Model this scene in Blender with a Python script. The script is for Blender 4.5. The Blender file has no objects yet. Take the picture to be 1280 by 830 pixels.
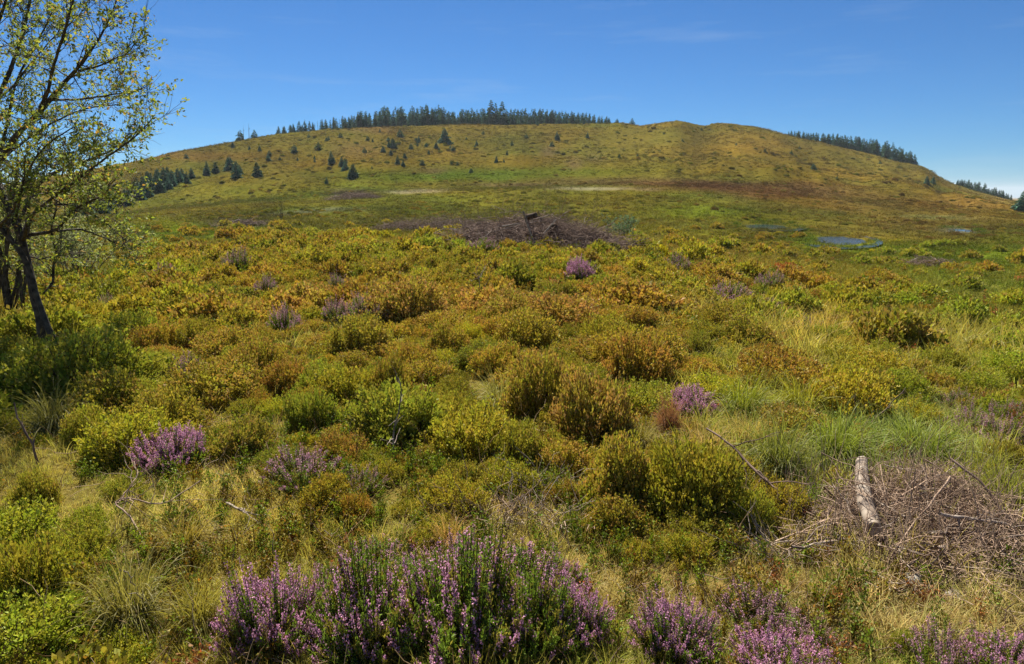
import bpy, math, random
import numpy as np
from mathutils import Vector

rng = np.random.default_rng(7)
random.seed(7)
scene = bpy.context.scene
COL = scene.collection

# ------------------------------------------------------------------ camera
CAMZ = 1.8
FPX = 834.0                       # focal length in pixels of the 1280 px wide photograph
PITCH = math.radians(11.85)
cam_d = bpy.data.cameras.new('camera')
cam_d.sensor_width = 36.0
cam_d.lens = FPX / 1280 * 36.0
cam_d.clip_start = 0.05
cam_d.clip_end = 20000
cam = bpy.data.objects.new('camera', cam_d)
cam.location = (0, 0, CAMZ)
cam.rotation_euler = (math.radians(90) - PITCH, 0, 0)
COL.objects.link(cam)
scene.camera = cam

# ------------------------------------------------------------------ sky and sun
SUN_EL, SUN_AZ = math.radians(50), math.radians(-16)      # azimuth from +Y towards +X
world = bpy.data.worlds.new('World')
scene.world = world
world.use_nodes = True
wn, wl = world.node_tree.nodes, world.node_tree.links
wn.clear()
w_out = wn.new('ShaderNodeOutputWorld')
w_bg = wn.new('ShaderNodeBackground')
w_sky = wn.new('ShaderNodeTexSky')
w_sky.sky_type = 'NISHITA'
w_sky.sun_disc = False
w_sky.sun_elevation = SUN_EL
w_sky.sun_rotation = SUN_AZ
w_sky.altitude = 300
w_sky.air_density = 0.85
w_sky.dust_density = 0.0
w_sky.ozone_density = 3.0
w_bg.inputs['Strength'].default_value = 0.032
# thin cirrus streaks, fixed to directions of the sky
w_tc = wn.new('ShaderNodeTexCoord')
w_map = wn.new('ShaderNodeMapping')
w_map.inputs['Rotation'].default_value = (0.0, math.radians(14), 0.0)
w_map.inputs['Scale'].default_value = (2.2, 2.2, 22.0)
w_noise = wn.new('ShaderNodeTexNoise')
w_noise.inputs['Scale'].default_value = 1.6
w_noise.inputs['Detail'].default_value = 7
w_noise.inputs['Roughness'].default_value = 0.6
w_ramp = wn.new('ShaderNodeValToRGB')
w_ramp.color_ramp.elements[0].position = 0.54
w_ramp.color_ramp.elements[0].color = (0, 0, 0, 1)
w_ramp.color_ramp.elements[1].position = 0.85
w_ramp.color_ramp.elements[1].color = (0.22, 0.22, 0.22, 1)
w_tint = wn.new('ShaderNodeMix'); w_tint.data_type = 'RGBA'; w_tint.blend_type = 'MULTIPLY'
w_tint.inputs['Factor'].default_value = 1.0
w_tint.inputs['B'].default_value = (0.38, 0.80, 1.22, 1)
w_mix = wn.new('ShaderNodeMix'); w_mix.data_type = 'RGBA'
w_mix.inputs['B'].default_value = (7.5, 9.0, 10.5, 1)
wl.new(w_tc.outputs['Generated'], w_map.inputs['Vector'])
wl.new(w_map.outputs['Vector'], w_noise.inputs['Vector'])
wl.new(w_noise.outputs['Fac'], w_ramp.inputs['Fac'])
wl.new(w_sky.outputs['Color'], w_tint.inputs['A'])
wl.new(w_tint.outputs['Result'], w_mix.inputs['A'])
wl.new(w_ramp.outputs['Color'], w_mix.inputs['Factor'])
wl.new(w_mix.outputs['Result'], w_bg.inputs['Color'])
wl.new(w_bg.outputs['Background'], w_out.inputs['Surface'])

sun_d = bpy.data.lights.new('sun', 'SUN')
sun_d.energy = 4.6
sun_d.angle = math.radians(0.53)
sun_d.color = (1.0, 0.93, 0.80)
sun = bpy.data.objects.new('sun', sun_d)
sdir = Vector((math.sin(SUN_AZ) * math.cos(SUN_EL), math.cos(SUN_AZ) * math.cos(SUN_EL), math.sin(SUN_EL)))
sun.rotation_euler = sdir.to_track_quat('Z', 'Y').to_euler()
sun.location = (0, 0, 50)
COL.objects.link(sun)

scene.view_settings.view_transform = 'Standard'
scene.view_settings.look = 'None'
scene.view_settings.exposure = 1.27
scene.view_settings.gamma = 1.0
scene.cycles.max_bounces = 6
scene.cycles.diffuse_bounces = 3
scene.cycles.transmission_bounces = 4
scene.cycles.use_denoising = True

# ------------------------------------------------------------------ small maths
def lin(c):
    c = np.asarray(c, float) / 255.0
    return np.where(c <= 0.04045, c / 12.92, ((c + 0.055) / 1.055) ** 2.4)

def _hash(ix, iy, seed):
    n = (ix.astype(np.int64) * 374761393 + iy.astype(np.int64) * 668265263 + seed * 974711) & 0x7fffffff
    n = ((n ^ (n >> 13)) * 1274126177) & 0x7fffffff
    n = n ^ (n >> 16)
    return (n & 0xffff) / 65535.0

def vnoise(x, y, seed=0):
    x = np.asarray(x, float); y = np.asarray(y, float)
    ix, iy = np.floor(x), np.floor(y)
    fx, fy = x - ix, y - iy
    fx = fx * fx * (3 - 2 * fx); fy = fy * fy * (3 - 2 * fy)
    a = _hash(ix, iy, seed); b = _hash(ix + 1, iy, seed)
    c = _hash(ix, iy + 1, seed); d = _hash(ix + 1, iy + 1, seed)
    return (a * (1 - fx) + b * fx) * (1 - fy) + (c * (1 - fx) + d * fx) * fy

def fbm(x, y, scale, octaves=4, seed=0, gain=0.5):
    s, a, t = 0.0, 1.0, 0.0
    for k in range(octaves):
        s = s + a * (vnoise(x / scale * 2 ** k + 17.3 * k, y / scale * 2 ** k - 9.1 * k, seed + k) - 0.5)
        t += a; a *= gain
    return s / t * 2          # about -1..1

CP, SP = math.cos(PITCH), math.sin(PITCH)
def ray(u, v):
    x = (np.asarray(u, float) - 640) / FPX
    yu = (415 - np.asarray(v, float)) / FPX
    return np.stack([x, CP + yu * SP, -SP + yu * CP], -1)

def project(p):
    p = np.asarray(p, float)
    X, Y, Z = p[..., 0], p[..., 1], p[..., 2] - CAMZ
    d = np.maximum(Y * CP - Z * SP, 1e-3)
    return 640 + FPX * X / d, 415 - FPX * (Y * SP + Z * CP) / d

def az_el(u, v):
    d = ray(u, v)
    return np.degrees(np.arctan2(d[..., 0], d[..., 1])), d[..., 2] / np.hypot(d[..., 0], d[..., 1])

# ------------------------------------------------------------------ the lie of the land
AZ = np.concatenate([np.arange(-180, -56, 4.0), np.arange(-56, 56.01, 0.2), np.arange(60, 180.1, 4.0)])
RR = np.concatenate([np.geomspace(0.05, 30, 330)[:-1], np.geomspace(30, 470, 330)[:-1], np.geomspace(470, 9000, 60)])
NA, NR = len(AZ), len(RR)

def curve(pts):
    a, e = az_el(np.array([p[0] for p in pts]), np.array([p[1] for p in pts]))
    o = np.argsort(a)
    return np.interp(AZ, a[o], e[o])

SKY_E = curve([(-400, 268), (-200, 255), (0, 232), (150, 204), (220, 189), (280, 178), (340, 167), (400, 161), (500, 156), (600, 154),
               (770, 152), (803, 156), (848, 149.5), (880, 155.5), (905, 151), (940, 156), (980, 166), (1060, 184), (1140, 203),
               (1155, 204), (1185, 226), (1230, 240), (1280, 252), (1400, 268), (1700, 285)])
FOOT_E = curve([(-400, 280), (-100, 272), (0, 268), (150, 266), (300, 250), (450, 236), (600, 234), (700, 231), (800, 227), (900, 229),
                (1000, 240), (1100, 252), (1200, 263), (1280, 270), (1500, 285), (1700, 290)])
MID_E = FOOT_E * 0.52 + SKY_E * 0.48
CREST_R = np.interp(AZ, [-60, -35, -15, 5, 20, 30, 40, 60], [230, 250, 285, 310, 330, 370, 420, 450])
z12 = np.interp(AZ, [-50, -30, -10, 8, 18, 30, 50], [-0.2, -0.1, 0.05, 0.0, -0.15, -0.35, -0.4])
LOGR = np.log(RR)
H = np.zeros((NA, NR))
z25 = np.interp(AZ, [-50, -30, -10, 8, 18, 30, 50], [-0.6, -0.35, 0.1, 0.05, -0.5, -1.1, -1.3])
z45 = np.interp(AZ, [-50, -30, -10, 8, 18, 30, 50], [-1.2, -1.1, -0.8, -0.8, -1.45, -1.9, -2.0])
z65 = np.interp(AZ, [-50, -30, -10, 8, 18, 30, 50], [-1.0, -0.8, -0.4, -0.4, -1.1, -1.7, -1.8])
for i in range(NA):
    rc = CREST_R[i]
    rs = [0.05, 5, 13, 25, 45, 65, 130, 130 + (rc - 130) * 0.45, rc - 14, rc, rc + 14, rc + 130, 1200, 3000, 9000]
    zc = CAMZ + rc * SKY_E[i]
    zs = [0, 0, z12[i], z25[i], z45[i], z65[i], CAMZ + 130 * FOOT_E[i], CAMZ + (130 + (rc - 130) * 0.45) * MID_E[i],
          CAMZ + (rc - 14) * (SKY_E[i] - 0.0045), zc, zc - 0.1, zc - 2.0, zc * 0.4 - 10, -20, -60]
    H[i] = np.interp(LOGR, np.log(rs), zs)
    if abs(AZ[i]) > 60:           # behind the camera: plain moor
        k = min(1.0, (abs(AZ[i]) - 60) / 40)
        H[i] = H[i] * (1 - k) + (-0.2 - 0.0 * RR) * k
# smooth along distance, then along azimuth
ker = np.exp(-0.5 * (np.arange(-9, 10) / 4.0) ** 2); ker /= ker.sum()
Hp = np.pad(H, ((0, 0), (9, 9)), mode='edge')
H = np.stack([np.convolve(Hp[i], ker, 'valid') for i in range(NA)])
ka = np.exp(-0.5 * (np.arange(-4, 5) / 1.8) ** 2); ka /= ka.sum()
Hp = np.pad(H, ((4, 4), (0, 0)), mode='wrap')
H = np.stack([np.convolve(Hp[:, j], ka, 'valid') for j in range(NR)], 1)

GX = np.sin(np.radians(AZ))[:, None] * RR[None, :]
GY = np.cos(np.radians(AZ))[:, None] * RR[None, :]
R2 = np.broadcast_to(RR[None, :], H.shape)
def sstep(a, b, x):
    t = np.clip((x - a) / (b - a), 0, 1)
    return t * t * (3 - 2 * t)
# hummocks in the heath, tussocky roughness and gullies further out
near_w = sstep(0.6, 3.0, R2) * (1 - sstep(30, 45, R2))
H = H + near_w * (0.07 * fbm(GX, GY, 1.3, 3, 3) + 0.10 * fbm(GX, GY, 4.5, 3, 11))
far_w = sstep(30, 60, R2)
H = H + far_w * (0.10 * fbm(GX, GY, 5.0, 3, 21))
hill_w = sstep(110, 170, R2) * (1 - sstep(CREST_R[:, None] + 60, CREST_R[:, None] + 200, R2))
edge = 1 - 0.6 * np.exp(-((R2 - CREST_R[:, None]) / 25) ** 2)
AZG = np.broadcast_to(AZ[:, None], H.shape)
H = H + hill_w * edge * (1.5 * fbm(AZG + .012 * R2, R2 / 60, 2.4, 3, 47) * sstep(5, 14, AZG) + 0.7 * fbm(AZG - .01 * R2, R2 / 60, 2.0, 3, 48)) + hill_w * edge * (0.9 * fbm(GX, GY, 26, 3, 31) + 0.6 * fbm(GX, GY, 7, 3, 41) + 0.75 * np.maximum(fbm(GX, GY, 3.2, 2, 43), -.2))

def ground_z(x, y):
    x = np.asarray(x, float); y = np.asarray(y, float)
    a = np.degrees(np.arctan2(x, y)); r = np.maximum(np.hypot(x, y), 0.051)
    fi = np.interp(a, AZ, np.arange(NA)); fj = np.interp(np.log(r), LOGR, np.arange(NR))
    i = np.clip(fi.astype(int), 0, NA - 2); j = np.clip(fj.astype(int), 0, NR - 2)
    ti, tj = fi - i, fj - j
    return (H[i, j] * (1 - ti) + H[i + 1, j] * ti) * (1 - tj) + (H[i, j + 1] * (1 - ti) + H[i + 1, j + 1] * ti) * tj

def on_ground(u, v):
    """The point of the ground seen at a spot of the photograph (marching away from the camera)."""
    d = ray(u, v); d = d / np.hypot(d[0], d[1])
    t = np.geomspace(1.2, 460, 1800)
    z = ground_z(d[0] * t, d[1] * t)
    hit = np.nonzero(CAMZ + d[2] * t <= z)[0]
    k = t[hit[0]] if len(hit) else t[-1]
    return np.array([d[0] * k, d[1] * k, float(ground_z(d[0] * k, d[1] * k))])

def px(n, p):
    """n photograph pixels at the distance of point p, in metres"""
    d = p[1] * CP - (p[2] - CAMZ) * SP
    return n * d / FPX

# ponds lie in hollows of the bog
PONDS = []
for (u, v, du, dv, ang) in [(1049, 301, 28, 6.5, 0.0), (957, 284, 27, 5.0, 0.25), (1199, 288, 13, 2.6, 0.6)]:
    c = on_ground(u, v)
    a = on_ground(u, v - dv); b = on_ground(u, v + dv)
    ry = min(abs(np.hypot(*a[:2]) - np.hypot(*b[:2])) / 2, 6.0)
    PONDS.append((c, px(du, c), ry, math.atan2(c[0], c[1]), ang))
def pond_q(p, x, y):
    c, rx, ry, az, ang = p
    dx, dy = x - c[0], y - c[1]
    a = dx * math.cos(az) - dy * math.sin(az); b = dx * math.sin(az) + dy * math.cos(az)
    a = a + b * ang * rx / ry * 0.6
    return np.sqrt((a / rx) ** 2 + (b / ry) ** 2) + 0.30 * fbm(x, y, 2.6, 3, 77)
for p in PONDS:
    q = pond_q(p, GX, GY)
    w = 1 - sstep(1.1, 2.4, q)
    H = H * (1 - w) + (p[0][2] + 0.05) * w
    H = H - 0.16 * (1 - sstep(0.75, 1.1, q))

# ------------------------------------------------------------------ colour of the vegetation by place
BLOBS = [  # u, v, half width, half height, colour, strength
    (620, 216, 190, 8, (84, 100, 30), .65), (400, 240, 120, 12, (104, 112, 38), .7), (250, 285, 120, 13, (112, 124, 30), .8),
    (170, 300, 80, 14, (108, 118, 36), .7), (520, 222, 120, 6, (84, 104, 30), .5), (900, 264, 90, 9, (100, 112, 30), .5),
    (850, 272, 60, 6, (100, 114, 28), .4), (1000, 252, 46, 5, (118, 126, 36), .6), (1130, 312, 170, 11, (88, 110, 36), .8),
    (1230, 340, 120, 50, (100, 120, 40), .75), (1100, 350, 120, 30, (112, 120, 42), .5), (1000, 300, 40, 8, (92, 112, 38), .7), (820, 295, 110, 18, (112, 118, 44), .5),
    (1230, 420, 110, 90, (108, 118, 44), .6), (1110, 555, 170, 60, (104, 118, 52), .8), (1010, 500, 90, 40, (110, 124, 34), .6),
    (150, 440, 140, 70, (118, 128, 28), .7), (40, 500, 70, 50, (84, 92, 44), .6), (560, 250, 90, 8, (120, 116, 44), .5),
    (515, 239, 36, 2.4, (150, 142, 122), .9), (742, 236.5, 50, 2.2, (142, 132, 112), .85), (806, 238, 20, 2.0, (136, 122, 100), .6),
    (650, 231, 70, 2.5, (112, 92, 70), .7), (395, 264, 60, 3.0, (108, 100, 84), .8), (350, 267, 60, 2.6, (60, 52, 42), .8),
    (300, 277, 42, 6, (88, 78, 74), .95), (440, 243, 34, 6, (88, 66, 62), .9), (905, 234, 95, 7, (78, 58, 44), .95), (830, 229, 120, 4, (90, 66, 48), .85), (985, 243, 80, 7, (92, 66, 44), .85),
    (790, 226, 120, 4, (100, 82, 52), .8), (1070, 254, 140, 16, (104, 83, 46), .85), (1160, 280, 130, 20, (114, 88, 46), .8),
    (1000, 236, 80, 10, (112, 84, 58), .7), (880, 222, 140, 5, (112, 104, 48), .5), (1195, 286, 26, 3.5, (150, 140, 120), .6),
    (1180, 270, 60, 3, (130, 128, 86), .5), (300, 205, 70, 16, (98, 96, 42), .6), (360, 225, 70, 10, (104, 96, 48), .5),
    (690, 190, 14, 8, (112, 84, 72), .8), (536, 213, 22, 5, (96, 70, 52), .8), (722, 204, 12, 9, (112, 86, 68), .7),
    (748, 198, 12, 6, (110, 88, 70), .7), (460, 161, 44, 6, (134, 102, 66), .65), (250, 194, 100, 7, (124, 92, 50), .65),
    (1080, 214, 60, 18, (116, 98, 46), .5), (1230, 251, 70, 10, (128, 102, 56), .7), (960, 180, 70, 15, (136, 114, 58), .5),
    (800, 185, 140, 22, (126, 112, 50), .5), (930, 205, 60, 10, (104, 94, 48), .5), (1160, 222, 40, 12, (124, 102, 52), .5),
    (445, 188, 30, 10, (128, 100, 66), .5), (580, 200, 80, 14, (118, 106, 46), .4),
    (220, 255, 130, 26, (100, 98, 42), .7), (330, 235, 120, 14, (108, 106, 40), .6),
    (285, 580, 70, 75, (160, 146, 76), .9), (190, 650, 110, 50, (140, 132, 66), .7), (850, 730, 280, 50, (158, 134, 72), .85), (1120, 780, 240, 60, (156, 136, 84), .85),
    (350, 650, 130, 60, (142, 128, 52), .7), (640, 640, 120, 40, (150, 130, 70), .7), (700, 320, 300, 14, (122, 110, 48), .4),
]
def zone_colour(x, y, z):
    x = np.asarray(x, float); y = np.asarray(y, float)
    r = np.hypot(x, y)
    u, v = project(np.stack([x, y, z], -1))
    u = u + 14 * fbm(x, y, np.maximum(r, 4.0) * 0.10, 3, 91)
    v = v + 4 * fbm(x, y, np.maximum(r, 4.0) * 0.08, 3, 92)
    near, bog, hill = lin((130, 122, 48)), lin((98, 94, 38)), lin((112, 99, 42))
    w1 = sstep(22, 45, r)[..., None]; w2 = sstep(105, 150, r)[..., None]
    c = (near * (1 - w1) + bog * w1) * (1 - w2) + hill * w2
    for (bu, bv, ru, rv, col, s) in BLOBS:
        q = ((u - bu) / ru) ** 2 + ((v - bv) / rv) ** 2
        w = (s * np.exp(-q ** 1.5))[..., None]
        w = np.where((y > 0)[..., None], w, 0)
        c = c * (1 - w) + lin(col) * w
    c = c * (1 - w1 * .26) * (1 - w1 * np.array([.02, 0, .22]))
    k = fbm(x, y, np.maximum(r, 3.0) * 0.05 + 0.5, 3, 95)[..., None]
    g = fbm(x, y, 9.0 + r * 0.04, 3, 97)[..., None]
    c = c * (1 + (0.28 + .25 * w1) * k)
    c = c * np.where(g > 0, 1 + g * np.array([0.25, 0.02, -0.1]), 1 + g * np.array([0.28, 0.02, 0.0]))
    return np.clip(c, 0.004, 0.8)

# ------------------------------------------------------------------ materials
def new_mat(name):
    m = bpy.data.materials.new(name); m.use_nodes = True
    nt = m.node_tree; nt.nodes.clear()
    return m, nt.nodes, nt.links

def foliage_mat(name, source, transl=0.35, gloss=0.05, hue=0.0):
    """Leaf material: own colour of each leaf (vertex colour) times the plant's tint; light passes through the leaves."""
    m, n, l = new_mat(name)
    out = n.new('ShaderNodeOutputMaterial')
    vc = n.new('ShaderNodeAttribute'); vc.attribute_name = 'Col'
    if source == 'object':
        t = n.new('ShaderNodeObjectInfo'); tint = t.outputs['Color']
    else:
        t = n.new('ShaderNodeAttribute'); t.attribute_type = 'INSTANCER'; t.attribute_name = 'tint'; tint = t.outputs['Color']
    mul = n.new('ShaderNodeMix'); mul.data_type = 'RGBA'; mul.blend_type = 'MULTIPLY'; mul.inputs['Factor'].default_value = 1
    l.new(vc.outputs['Color'], mul.inputs['A']); l.new(tint, mul.inputs['B'])
    dif = n.new('ShaderNodeBsdfDiffuse'); tr = n.new('ShaderNodeBsdfTranslucent'); gl = n.new('ShaderNodeBsdfGlossy')
    gl.inputs['Roughness'].default_value = 0.6
    gl.inputs['Color'].default_value = (0.9, 0.92, 0.95, 1)
    l.new(mul.outputs['Result'], dif.inputs['Color'])
    sat = n.new('ShaderNodeHueSaturation'); sat.inputs['Saturation'].default_value = 1.0; sat.inputs['Value'].default_value = 1.25
    l.new(mul.outputs['Result'], sat.inputs['Color']); l.new(sat.outputs['Color'], tr.inputs['Color'])
    a = n.new('ShaderNodeMixShader'); a.inputs['Fac'].default_value = transl
    l.new(dif.outputs['BSDF'], a.inputs[1]); l.new(tr.outputs['BSDF'], a.inputs[2])
    b = n.new('ShaderNodeMixShader'); b.inputs['Fac'].default_value = gloss
    l.new(a.outputs['Shader'], b.inputs[1]); l.new(gl.outputs['BSDF'], b.inputs[2])
    l.new(b.outputs['Shader'], out.inputs['Surface'])
    return m

def wood_mat(name, c1, c2, scale=20.0, rough=0.85, bump=0.3):
    m, n, l = new_mat(name)
    out = n.new('ShaderNodeOutputMaterial'); p = n.new('ShaderNodeBsdfPrincipled')
    tc = n.new('ShaderNodeTexCoord'); no = n.new('ShaderNodeTexNoise'); no.inputs['Scale'].default_value = scale; no.inputs['Detail'].default_value = 6
    rp = n.new('ShaderNodeValToRGB')
    rp.color_ramp.elements[0].position = 0.32; rp.color_ramp.elements[0].color = (*lin(c1), 1)
    rp.color_ramp.elements[1].position = 0.68; rp.color_ramp.elements[1].color = (*lin(c2), 1)
    l.new(tc.outputs['Object'], no.inputs['Vector']); l.new(no.outputs['Fac'], rp.inputs['Fac'])
    l.new(rp.outputs['Color'], p.inputs['Base Color'])
    bm = n.new('ShaderNodeBump'); bm.inputs['Strength'].default_value = bump; bm.inputs['Distance'].default_value = 0.01
    l.new(no.outputs['Fac'], bm.inputs['Height']); l.new(bm.outputs['Normal'], p.inputs['Normal'])
    p.inputs['Roughness'].default_value = rough
    p.inputs['Specular IOR Level'].default_value = 0.2
    l.new(p.outputs['BSDF'], out.inputs['Surface'])
    return m

M_leaf = foliage_mat('leaf_object', 'object', 0.32, 0.02)
M_needle = foliage_mat('needle_object', 'object', 0.12, 0.02)
M_needle_i = foliage_mat('needle_scatter', 'instancer', 0.12, 0.02)
M_flower = foliage_mat('heather_flower', 'object', 0.30, 0.02)
M_grass_i = foliage_mat('grass_scatter', 'instancer', 0.42, 0.03)
M_leaf_i = foliage_mat('leaf_scatter', 'instancer', 0.32, 0.02)
M_grass_far = foliage_mat('grass_far', 'instancer', 0.25, 0.004)
M_grass_o = foliage_mat('grass_object', 'object', 0.42, 0.03)
M_treeleaf = foliage_mat('tree_leaf', 'object', 0.45, 0.03)
M_stem = wood_mat('heath_stem', (52, 38, 28), (98, 80, 60), 40)
M_bark = wood_mat('grey_bark', (40, 35, 28), (100, 90, 76), 14, bump=0.8)
M_conbark = wood_mat('spruce_bark', (60, 50, 42), (110, 98, 86), 4)
M_deadwood = wood_mat('weathered_wood', (96, 80, 70), (176, 162, 148), 18)
M_deadtwig = wood_mat('dead_twig', (116, 94, 78), (174, 150, 128), 6)
M_darktwig = wood_mat('dark_twig', (78, 62, 54), (140, 118, 104), 6)

# ground
M_ground, n, l = new_mat('moor_ground')
out = n.new('ShaderNodeOutputMaterial'); p = n.new('ShaderNodeBsdfPrincipled')
vc = n.new('ShaderNodeAttribute'); vc.attribute_name = 'Col'
tc = n.new('ShaderNodeTexCoord')
n1 = n.new('ShaderNodeTexNoise'); n1.inputs['Scale'].default_value = 1.1; n1.inputs['Detail'].default_value = 8; n1.inputs['Roughness'].default_value = 0.7
n2 = n.new('ShaderNodeTexNoise'); n2.inputs['Scale'].default_value = 24; n2.inputs['Detail'].default_value = 5
l.new(tc.outputs['Object'], n1.inputs['Vector']); l.new(tc.outputs['Object'], n2.inputs['Vector'])
r1 = n.new('ShaderNodeMapRange'); r1.inputs['From Min'].default_value = 0.3; r1.inputs['From Max'].default_value = 0.7
r1.inputs['To Min'].default_value = 0.55; r1.inputs['To Max'].default_value = 1.35
l.new(n1.outputs['Fac'], r1.inputs['Value'])
r2 = n.new('ShaderNodeMapRange'); r2.inputs['From Min'].default_value = 0.3; r2.inputs['From Max'].default_value = 0.7
r2.inputs['To Min'].default_value = 0.7; r2.inputs['To Max'].default_value = 1.25
l.new(n2.outputs['Fac'], r2.inputs['Value'])
mm = n.new('ShaderNodeMath'); mm.operation = 'MULTIPLY'
l.new(r1.outputs['Result'], mm.inputs[0]); l.new(r2.outputs['Result'], mm.inputs[1])
mx = n.new('ShaderNodeMix'); mx.data_type = 'RGBA'; mx.blend_type = 'MULTIPLY'; mx.inputs['Factor'].default_value = 1
l.new(vc.outputs['Color'], mx.inputs['A']); l.new(mm.outputs['Value'], mx.inputs['B'])
l.new(mx.outputs['Result'], p.inputs['Base Color'])
bp = n.new('ShaderNodeBump'); bp.inputs['Strength'].default_value = 0.7; bp.inputs['Distance'].default_value = 0.25
l.new(n1.outputs['Fac'], bp.inputs['Height']); l.new(bp.outputs['Normal'], p.inputs['Normal'])
p.inputs['Roughness'].default_value = 1.0; p.inputs['Specular IOR Level'].default_value = 0.0
l.new(p.outputs['BSDF'], out.inputs['Surface'])

# water
M_water, n, l = new_mat('bog_water')
out = n.new('ShaderNodeOutputMaterial'); p = n.new('ShaderNodeBsdfPrincipled')
p.inputs['Base Color'].default_value = (0.015, 0.045, 0.09, 1); p.inputs['Roughness'].default_value = 0.02  # blue in the base colour stands in for part of the sky's reflection
p.inputs['IOR'].default_value = 1.33
tc = n.new('ShaderNodeTexCoord'); n1 = n.new('ShaderNodeTexNoise'); n1.inputs['Scale'].default_value = 7; n1.inputs['Detail'].default_value = 3
l.new(tc.outputs['Object'], n1.inputs['Vector'])
bp = n.new('ShaderNodeBump'); bp.inputs['Strength'].default_value = 0.2; bp.inputs['Distance'].default_value = 0.03
l.new(n1.outputs['Fac'], bp.inputs['Height']); l.new(bp.outputs['Normal'], p.inputs['Normal'])
l.new(p.outputs['BSDF'], out.inputs['Surface'])

# birch bark
M_birch, n, l = new_mat('birch_bark')
out = n.new('ShaderNodeOutputMaterial'); p = n.new('ShaderNodeBsdfPrincipled')
tc = n.new('ShaderNodeTexCoord'); mp = n.new('ShaderNodeMapping'); mp.inputs['Scale'].default_value = (16, 16, 22)
n1 = n.new('ShaderNodeTexNoise'); n1.inputs['Scale'].default_value = 1.0; n1.inputs['Detail'].default_value = 6
n2 = n.new('ShaderNodeTexNoise'); n2.inputs['Scale'].default_value = 9.0; n2.inputs['Detail'].default_value = 5
l.new(tc.outputs['Object'], mp.inputs['Vector']); l.new(mp.outputs['Vector'], n1.inputs['Vector']); l.new(tc.outputs['Object'], n2.inputs['Vector'])
ad = n.new('ShaderNodeMath'); ad.operation = 'ADD'; l.new(n1.outputs['Fac'], ad.inputs[0]); l.new(n2.outputs['Fac'], ad.inputs[1])
rp = n.new('ShaderNodeValToRGB')
e = rp.color_ramp.elements
e[0].position = 0.40; e[0].color = (*lin((62, 50, 44)), 1); e[1].position = 0.56; e[1].color = (*lin((150, 138, 124)), 1)
x_ = e.new(0.47); x_.color = (*lin((128, 112, 96)), 1)
md = n.new('ShaderNodeMath'); md.operation = 'MULTIPLY'; md.inputs[1].default_value = 0.5
l.new(ad.outputs['Value'], md.inputs[0]); l.new(md.outputs['Value'], rp.inputs['Fac']); l.new(rp.outputs['Color'], p.inputs['Base Color'])
bp = n.new('ShaderNodeBump'); bp.inputs['Strength'].default_value = 0.5; bp.inputs['Distance'].default_value = 0.004
l.new(md.outputs['Value'], bp.inputs['Height']); l.new(bp.outputs['Normal'], p.inputs['Normal'])
p.inputs['Roughness'].default_value = 0.8
l.new(p.outputs['BSDF'], out.inputs['Surface'])
M_stone = wood_mat('pale_stone', (104, 100, 94), (186, 180, 168), 22, bump=0.7)

# ------------------------------------------------------------------ mesh helpers
class Q:
    """collects quads: vertices, faces and a colour per vertex"""
    def __init__(s): s.v, s.f, s.c, s.n = [], [], [], 0
    def add(s, v, f, c):
        v = np.asarray(v, float).reshape(-1, 3); f = np.asarray(f, int).reshape(-1, 4)
        c = np.asarray(c, float)
        if c.ndim == 1: c = np.broadcast_to(c, (len(v), 3))
        s.v.append(v); s.f.append(f + s.n); s.c.append(c); s.n += len(v)
    def arrays(s):
        return np.concatenate(s.v), np.concatenate(s.f), np.concatenate(s.c)

def mesh_of(name, V, F, C=None, mat=None, smooth=False):
    me = bpy.data.meshes.new(name)
    V = np.ascontiguousarray(V, np.float32); F = np.ascontiguousarray(F, np.int32)
    me.vertices.add(len(V)); me.vertices.foreach_set('co', V.ravel())
    if len(F):
        me.loops.add(F.size); me.loops.foreach_set('vertex_index', F.ravel())
        me.polygons.add(len(F)); me.polygons.foreach_set('loop_start', np.arange(0, F.size, 4, dtype=np.int32))
        if smooth: me.polygons.foreach_set('use_smooth', np.ones(len(F), bool))
    me.update(calc_edges=True)
    if C is not None:
        a = me.attributes.new('Col', 'FLOAT_COLOR', 'POINT')
        a.data.foreach_set('color', np.concatenate([C, np.ones((len(C), 1))], 1).astype(np.float32).ravel())
    if mat: me.materials.append(mat)
    return me

def qmesh(name, q, mat, smooth=False):
    V, F, C = q.arrays()
    return mesh_of(name, V, F, C, mat, smooth)

def link(name, data, parent=None, loc=None, rotz=0.0, scale=None):
    o = bpy.data.objects.new(name, data); COL.objects.link(o)
    if parent: o.parent = parent
    if loc is not None: o.location = loc
    if rotz: o.rotation_euler = (0, 0, rotz)
    if scale is not None: o.scale = scale if hasattr(scale, '__len__') else (scale,) * 3
    return o

def tag(o, label, cat, group=None, kind=None):
    if label: o['label'] = label
    if cat: o['category'] = cat
    if group: o['group'] = group
    if kind: o['kind'] = kind
    return o

def unit(a):
    return a / np.maximum(np.linalg.norm(a, axis=-1, keepdims=True), 1e-9)

def leaves(q, base, direc, length, width, col, roll=None, fold=0.25):
    """many diamond leaves at once; base (n,3), direc (n,3) unit, length (n), width (n), col (n,3)"""
    n = len(base)
    length = np.broadcast_to(length, (n,))[:, None]; width = np.broadcast_to(width, (n,))[:, None]
    rnd = rng.normal(size=(n, 3)) if roll is None else roll
    side = unit(np.cross(direc, rnd)); nor = np.cross(side, direc)
    mid = base + direc * length * 0.48
    V = np.stack([base, mid + side * width * .5 + nor * width * fold, base + direc * length, mid - side * width * .5 + nor * width * fold], 1)
    F = np.arange(n * 4).reshape(n, 4)
    q.add(V.reshape(-1, 3), F, np.repeat(col, 4, 0))

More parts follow.
